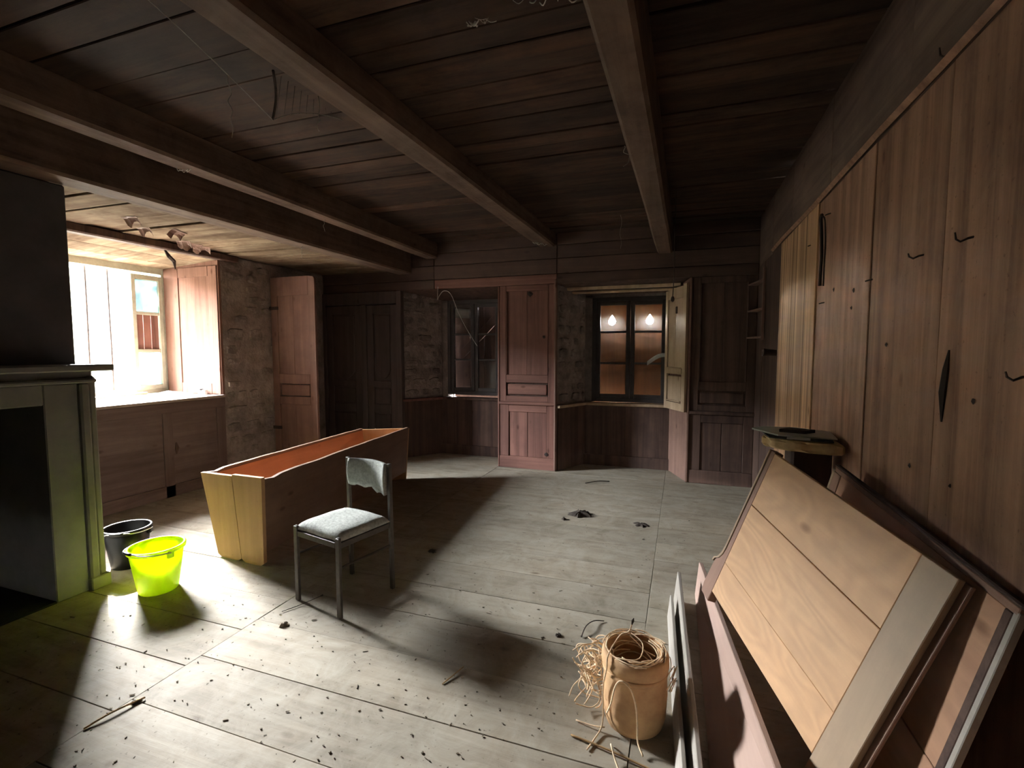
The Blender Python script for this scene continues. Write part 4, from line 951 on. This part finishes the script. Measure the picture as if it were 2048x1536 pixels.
def edge_board(name, label, bf, bn, tf, tn, th, mat, ends=None):
    """board standing on its long edge: bottom far/near, top far/near"""
    bf, bn, tf, tn = map(Vector, (bf, bn, tf, tn)); u = (bn - bf).normalized(); n = u.cross(tf - bf).normalized()
    if n.x < 0: n = -n
    v = n.cross(u)
    Mx = Matrix(((u.x, v.x, n.x, bf.x), (u.y, v.y, n.y, bf.y), (u.z, v.z, n.z, bf.z), (0, 0, 0, 1)))
    o = frame_thing(name, label, 'board', Mx); inv = Mx.inverted()
    m = MB(); P = [inv @ p for p in (bf, tf, bn, tn)]
    m.hexa([(p.x, p.y, p.z + t) for p in (P[0], P[2]) for t in (0, th) for p in ((p, P[1]) if p is P[0] else (p, P[3])) for _ in (0,)][:0] or
           [q for a, b in ((P[0], P[1]), (P[2], P[3])) for p in (a, b) for q in ((p.x, p.y, p.z), (p.x, p.y, p.z + th))], 0.003)
    return o, m, mat
def finish(t, nm='board_body'):
    o, m, mat = t; m.build(nm, mat, o, local=True); return o
finish(edge_board('loose_board', 'wide pinkish board standing on edge against the pale headboard', (.112, 3.10, 0), (.140, 1.0, 0), (.130, 3.08, .215), (.315, 1.0, .36), .022, M['pinkboard']), 'plank')
finish(edge_board('loose_board', 'narrow weathered board standing on edge beside the pinkish board', (-.012, 2.98, 0), (.088, 1.0, 0), (.008, 2.95, .195), (.108, 1.0, .16), .018, M['greyboard']), 'plank')
finish(edge_board('loose_board', 'lowest weathered board standing on edge beside the twine container', (-.042, 2.78, 0), (.050, 1.0, 0), (-.028, 2.76, .14), (.064, 1.0, .115), .016, M['greyboard']), 'plank')

# ------------------------------------------------------------------ stand with slates at the right wall
st = thing('pedestal_stand', 'small wall stand with dark post and rough split wooden top', 'stand', (.62, 2.82, 0))
lb(st, 'post', M['post'], (-.085, .095, -.08, .09, 0, 1.0), 0.012)
m = MB(); pts = []
for k in range(16):
    a = math.pi * 0.5 + math.pi * k / 15 * 1.0; pts.append((.12 + (.32 + .02 * math.sin(k * 2.1)) * math.cos(a), .0 + (.17 + .012 * math.cos(k * 1.7)) * math.sin(a)))
m.prism(pts, 'z', 1.0, 1.052, bev=0.012); m.build('top_slab', M['slab'], st, local=True)
def slate(label, pts, z, th, mat, name='slate_piece', cat='slate'):
    m = MB(); m.prism(pts, 'z', z, z + th, bev=0.001); return tag(m.build(name, mat), label, cat)
slate('dark slate sheet lying lowest on the rough wall stand', [(.43, 2.736), (.70, 2.674), (.735, 2.903), (.52, 2.978), (.42, 2.916)], 1.054, .007, M['slate_dark'])
slate('white card sticking out between the slates on the wall stand', [(.50, 2.683), (.60, 2.671), (.62, 2.761), (.52, 2.773)], 1.0615, .003, M['slate_white'], 'card', 'card')
slate('large grey slate sheet covering the wall stand with a pointed corner', [(.375, 2.928), (.47, 2.736), (.72, 2.699), (.745, 2.922), (.60, 3.027), (.44, 3.009)], 1.066, .008, M['slate'])
slate('small black slab lying on top of the large grey slate', [(.49, 2.823), (.60, 2.786), (.66, 2.848), (.55, 2.897)], 1.0745, .016, M['leather'], 'black_slab', 'slab')

# ------------------------------------------------------------------ corner shelf, peg, hooks, strap
cs_ = thing('corner_shelf', 'small three tier wooden shelf in the right back corner', 'shelf', (.70, 5.5, 1.6))
for z in (1.62, 1.90, 2.18):
    m = MB(); m.prism([(.655, 5.765), (.755, 5.765), (.755, 5.33), (.735, 5.33)], 'z', z, z + .018, bev=0.002); m.build('shelf_board', M['leafdoor'], cs_)
part_box('upright', M['leafdoor'], cs_, .733, .757, 5.30, 5.328, 1.60, 2.30, bev=0.003)
m = MB(); m.tube([(.765, 4.63, 1.475), (.69, 4.62, 1.48), (.655, 4.615, 1.482)], [.026, .028, .034], 10)
tag(m.build('wooden_peg', M['post']), 'thick wooden peg jutting from the stained planks', 'peg')
def hook(label, y_, z_, s=1.0, kind=0):
    pts = [(.765, y_, z_), (.73, y_ + .004, z_ - .004), (.695, y_ + .008 * s, z_ - .014), (.675, y_ + .012, z_ - .004), (.668, y_ + .012, z_ + .02 * s)] if kind == 0 else [(.765, y_, z_), (.735, y_ + .01, z_ - .002), (.71, y_ + .022, z_ - .006)]
    pts = [(.765 + (x - .765) * .45, y_ + (yy_ - y_) * .8, z_ + (q_ - z_) * .8) for x, yy_, q_ in pts]
    m = MB(); m.tube(pts, [.0036, .0036, .0032, .003, .0022][:len(pts)], 6)
    return tag(m.build('iron_hook', M['iron']), label, 'hook', 'old hooks in the plank wall')
hook('bent iron hook in the plank right of the long wall crack', 1.72, 1.815)
hook('short iron hook with a thick head in the plank below the bent hook', 2.02, 1.82, .5)
hook('iron hook driven through the thin batten near the ceiling', 1.88, 2.40, 1.2)
hook('thin iron nail across the long crack of the plank wall', 2.48, 1.80, 1, 1)
hook('iron nail in the pale bare plank near the batten', 3.55, 2.16, 1, 1)
hook('rusty nail holding the hanging leather strap', 3.17, 2.255, 1, 1)
hook('curved iron nail low in the plank beside the headboard', 1.45, 1.44, .6)
hook('iron nail hanging below the leather strap', 3.22, 1.77, 1, 1)
sp = thing('leather_strap', 'dark leather strap hanging from a nail on the plank wall', 'strap', (.745, 3.2, 1.9))
strand([(.725, 3.19, 2.255), (.728, 3.225, 2.24), (.735, 3.235, 2.18), (.742, 3.235, 2.05), (.744, 3.255, 1.95), (.745, 3.265, 1.87)], 0.009, sp, 4, M['leather'], 'strap')
strand([(.725, 3.19, 2.25), (.735, 3.17, 2.22), (.742, 3.17, 2.1), (.745, 3.185, 1.98), (.746, 3.19, 1.86)], 0.0045, sp, 4, M['leather'], 'strap_tail')

# ------------------------------------------------------------------ wires, cords, cobwebs and light-leak threads
o = strand([(-3.04, 5.765, 2.33), (-3.03, 5.73, 2.16), (-2.99, 5.70, 2.20), (-2.91, 5.68, 2.26), (-2.81, 5.68, 2.21), (-2.70, 5.67, 1.97), (-2.58, 5.66, 1.76), (-2.44, 5.66, 1.55)], 0.004, None, 5, M['wire_white'], 'loose_cable')
tag(o, 'loose white cable arching in front of the dark broken window', 'cable')
o = strand([(-0.075, 4.6, 2.89), (-0.078, 4.61, 2.72), (-0.08, 4.60, 2.5), (-.078, 4.605, 2.3), (-.08, 4.60, 2.12), (-.085, 4.6, 1.98)], 0.004, None, 4, M['webdark'], 'hanging_cord')
tag(o, 'thin cord hanging from the ceiling before the open inner shutter', 'cord')
m = MB(); m.lathe([(0, 0), (.013, .01), (.016, .03), (.010, .05), (0, .055)], (-.085, 4.6, 1.925), 10)
tag(m.build('cord_bob', M['iron']), 'small dark bob at the end of the hanging cord', 'bob')
def web_strand(x, y_, z, l_, label, sway=.01):
    n = 7; o = strand([(x + rnd.uniform(-sway, sway), y_ + rnd.uniform(-sway, sway), z - l_ * k / n) for k in range(n + 1)], 0.0018, None, 3, M['web'], 'cobweb_strand')
    return tag(o, label, 'cobweb', 'cobweb strands hanging from the beams')
web_strand(-1.72, 2.03, 2.745, .16, 'dusty cobweb strand hanging from the beam above the red panel')
web_strand(-2.2, 1.95, 2.89, .30, 'long cobweb strand hanging from the ceiling beyond the triangular web')
web_strand(-3.1, 3.7, 2.70, .12, 'cobweb strand under the beam that ends at the broken window')
web_strand(-3.55, 3.9, 2.52, .12, 'cobweb strand under the sooty beam by the pale boards')
web_strand(-.62, 5.2, 2.89, .34, 'cobweb strand with a knot hanging above the teardrop window')
web_strand(-.30, 2.7, 2.58, .11, 'cobweb strand under the beam nearest the plank wall', .02)
def web_leak_tuft(label, a, b, seed):  # pale threads; the two at the ceiling imitate light leaking between boards
    q = random.Random(seed); t = thing('web_and_leak_tuft', label, 'cobweb', a)
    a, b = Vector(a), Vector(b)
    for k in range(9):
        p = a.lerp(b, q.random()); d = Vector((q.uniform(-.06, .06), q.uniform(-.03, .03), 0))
        strand([p, p + d * .5 + Vector((0, 0, -q.uniform(.006, .022))), p + d + Vector((0, 0, -q.uniform(0, .006)))], q.uniform(.0012, .003), t, 3, M['web_leak'])
web_leak_tuft('pale threads imitating light leaks along the ceiling board joint touching the beam nearest the plank wall', (-.62, 1.92, 2.885), (-.37, 1.98, 2.885), 31)
web_leak_tuft('small pale scrap imitating a light leak in the ceiling between the middle beams', (-.86, 1.98, 2.885), (-.80, 1.98, 2.885), 32)
web_leak_tuft('pale web wisp under the end of the beam above the red panel', (-1.62, 5.45, 2.742), (-1.52, 5.62, 2.742), 33)
web_leak_tuft('bright web scrap under the beam facing the bright window', (-3.18, 2.35, 2.698), (-3.14, 2.45, 2.698), 34)
# triangular sheet web on the second beam
wb3 = thing('sheet_cobweb', 'triangular dusty cobweb stretched below the second ceiling beam', 'cobweb', (-1.78, 1.75, 2.7))
tip = Vector((-1.85, 1.87, 2.585)); a0 = Vector((-1.79, 1.17, 2.745)); a1 = Vector((-1.76, 2.26, 2.74)); a2 = Vector((-1.75, 1.78, 2.745))
strand([a0, a0.lerp(tip, .3) + Vector((0, 0, .012)), a0.lerp(tip, .7) + Vector((0, 0, .01)), tip], 0.002, wb3, 5, M['web'])
strand([tip, tip.lerp(a1, .3) - Vector((0, 0, -.03)), tip.lerp(a1, .7) + Vector((0, 0, .025)), a1], 0.002, wb3, 5, M['web'])
strand([tip, tip.lerp(a2, .5) + Vector((0, .02, .01)), a2], 0.006, wb3, 4, M['webdark'])
for k in range(9):
    q = k / 9; strand([tip.lerp(a1, q * .9 + .05) + Vector((0, 0, .02)), a2.lerp(a1, q * .8 + .1)], 0.0012, wb3, 2, M['webdark'])
# rag of old web hanging at the lintel
m = MB(); m.tube([(XL - .01, 3.52, 2.50), (XL + .0, 3.55, 2.44), (XL + .0, 3.60, 2.40), (XL, 3.61, 2.32)], [.008, .022, .020, .004], 6)
tag(m.build('sooty_rag', M['webdark']), 'dark sooty rag dangling from the lintel of the bright window', 'rag')
# peeling flakes on the pale soffit
for i, (x, y_, a) in enumerate([(-4.45, 3.02, .2), (-4.62, 3.5, .5), (-4.7, 3.75, .9), (-4.2, 2.75, .1), (-4.66, 3.62, 1.3), (-4.3, 3.2, 2.0)]):
    m = MB(); c, s = math.cos(a), math.sin(a); sz = rnd.uniform(.08, .15)
    m.grid(lambda p, q: (x + (p - .5) * sz * c * 1.4 - (q - .5) * sz * .5 * s, y_ + (p - .5) * sz * s * 1.4 + (q - .5) * sz * .5 * c + .01 * math.sin(p * 9), 2.562 - .05 * q * q * (1 + .5 * math.sin(p * 7))), 7, 3)
    o = m.build('paper_flake', M['leafdoor']); o.modifiers.new('t', 'SOLIDIFY').thickness = .002
    tag(o, 'brown torn paper flake curling from the pale boards by the window', 'flake', 'torn flakes under the pale boards')

# ------------------------------------------------------------------ rubbish on the floor
def clump(name, label, x, y_, r, h_, mat, seed, cat='debris'):
    q = random.Random(seed); m = MB(); n = 19
    ring = [(x + r * q.uniform(.35, 1.3) * math.cos(t), y_ + r * q.uniform(.5, 1.25) * math.sin(t)) for t in [2 * math.pi * k / n for k in range(n)]]
    b = [m.bm.verts.new((p[0], p[1], .001)) for p in ring]
    t_ = [m.bm.verts.new((x + (p[0] - x) * .6 + q.uniform(-.1, .1) * r, y_ + (p[1] - y_) * .6, h_ * q.uniform(.15, 1))) for p in ring]
    c_ = m.bm.verts.new((x, y_, h_ * q.uniform(.6, 1.1)))
    for k in range(n):
        j = (k + 1) % n; m.bm.faces.new([b[k], b[j], t_[j], t_[k]]); m.bm.faces.new([t_[k], t_[j], c_])
    return tag(m.build(name, mat), label, cat)
clump('soot_clump', 'large dark crumbled clump lying in the middle of the floor', -.84, 4.29, .10, .045, M['debris'], 1)
clump('soot_clump', 'flat dark scrap on the floor near the middle clump', -.30, 4.21, .06, .015, M['debris'], 2)
clump('wood_chip', 'small dark chip beside the large clump on the floor', -.95, 4.13, .025, .02, M['debris'], 3)
clump('wood_chip', 'dark chip lying in the shadow beside the trough', -1.72, 3.13, .032, .02, M['debris'], 4)
clump('feather_tuft', 'small ragged tuft on the floor before the chair', -2.02, 2.0, .028, .02, M['litter'], 5)
clump('wood_splinter', 'rotten splintered hole edge in the floorboard joint', -2.16, 1.33, .022, .008, M['debris'], 6)
clump('wood_chip', 'small dark chip between the chair shadow and the container', -.58, 2.40, .02, .012, M['debris'], 8)
stalk('bent_nail', 'thin bent wire lying near the twine container', [(-.46, 2.42, .004), (-.45, 2.50, .02), (-.42, 2.58, .012), (-.37, 2.61, .004)], .003, M['iron'], 'wire')
stalk('twig', 'thin dark twig lying left of the tan container', [(-.98, 1.86, .003), (-.95, 1.95, .008), (-.94, 2.0, .004)], .0028, M['straw'])
stalk('twig', 'long thin splinter pointing at the front leg of the chair', [(-2.13, 2.10, .003), (-2.08, 2.20, .005), (-2.03, 2.32, .010)], [.002] * 10 + [.006], M['debris'])
stalk('twig', 'dark rotten splinter in the joint of the floorboards', [(-2.20, 1.16, .004), (-2.18, 1.25, .012), (-2.15, 1.36, .006)], .004, M['straw'])
stalk('twig', 'thin twig beside the back window alcove', [(-.99, 5.35, .004), (-.86, 5.42, .02), (-.74, 5.48, .012)], .006, M['debris'])
lt = MB(); q = random.Random(5)
for k in range(800):
    x, y_ = q.uniform(-3.3, .1), q.uniform(.9, 5.6)
    if q.random() < .45: y_ = q.uniform(.9, 2.6)
    if x < -2.6 and y_ > 1.85: continue
    if x > -.32 and y_ < 3.1: continue
    a = q.uniform(0, 6.3); l_ = q.uniform(.0018, .006) * (2.4 if q.random() < .12 else 1); w_ = q.uniform(.001, .0035); z_ = q.uniform(.001, .004)
    c, s = math.cos(a), math.sin(a)
    pt_ = [(x + c * dx * l_ - s * dy * w_, y_ + s * dx * l_ + c * dy * w_) for dx, dy in ((-1, -.6), (.9, -1), (1, .7), (-.8, 1))]
    lt.prism(pt_, 'z', 0.0, z_)
o = lt.build('floor_litter', M['litter']); tag(o, 'tiny straw and wood crumbs scattered over the floorboards', 'litter', kind='stuff')
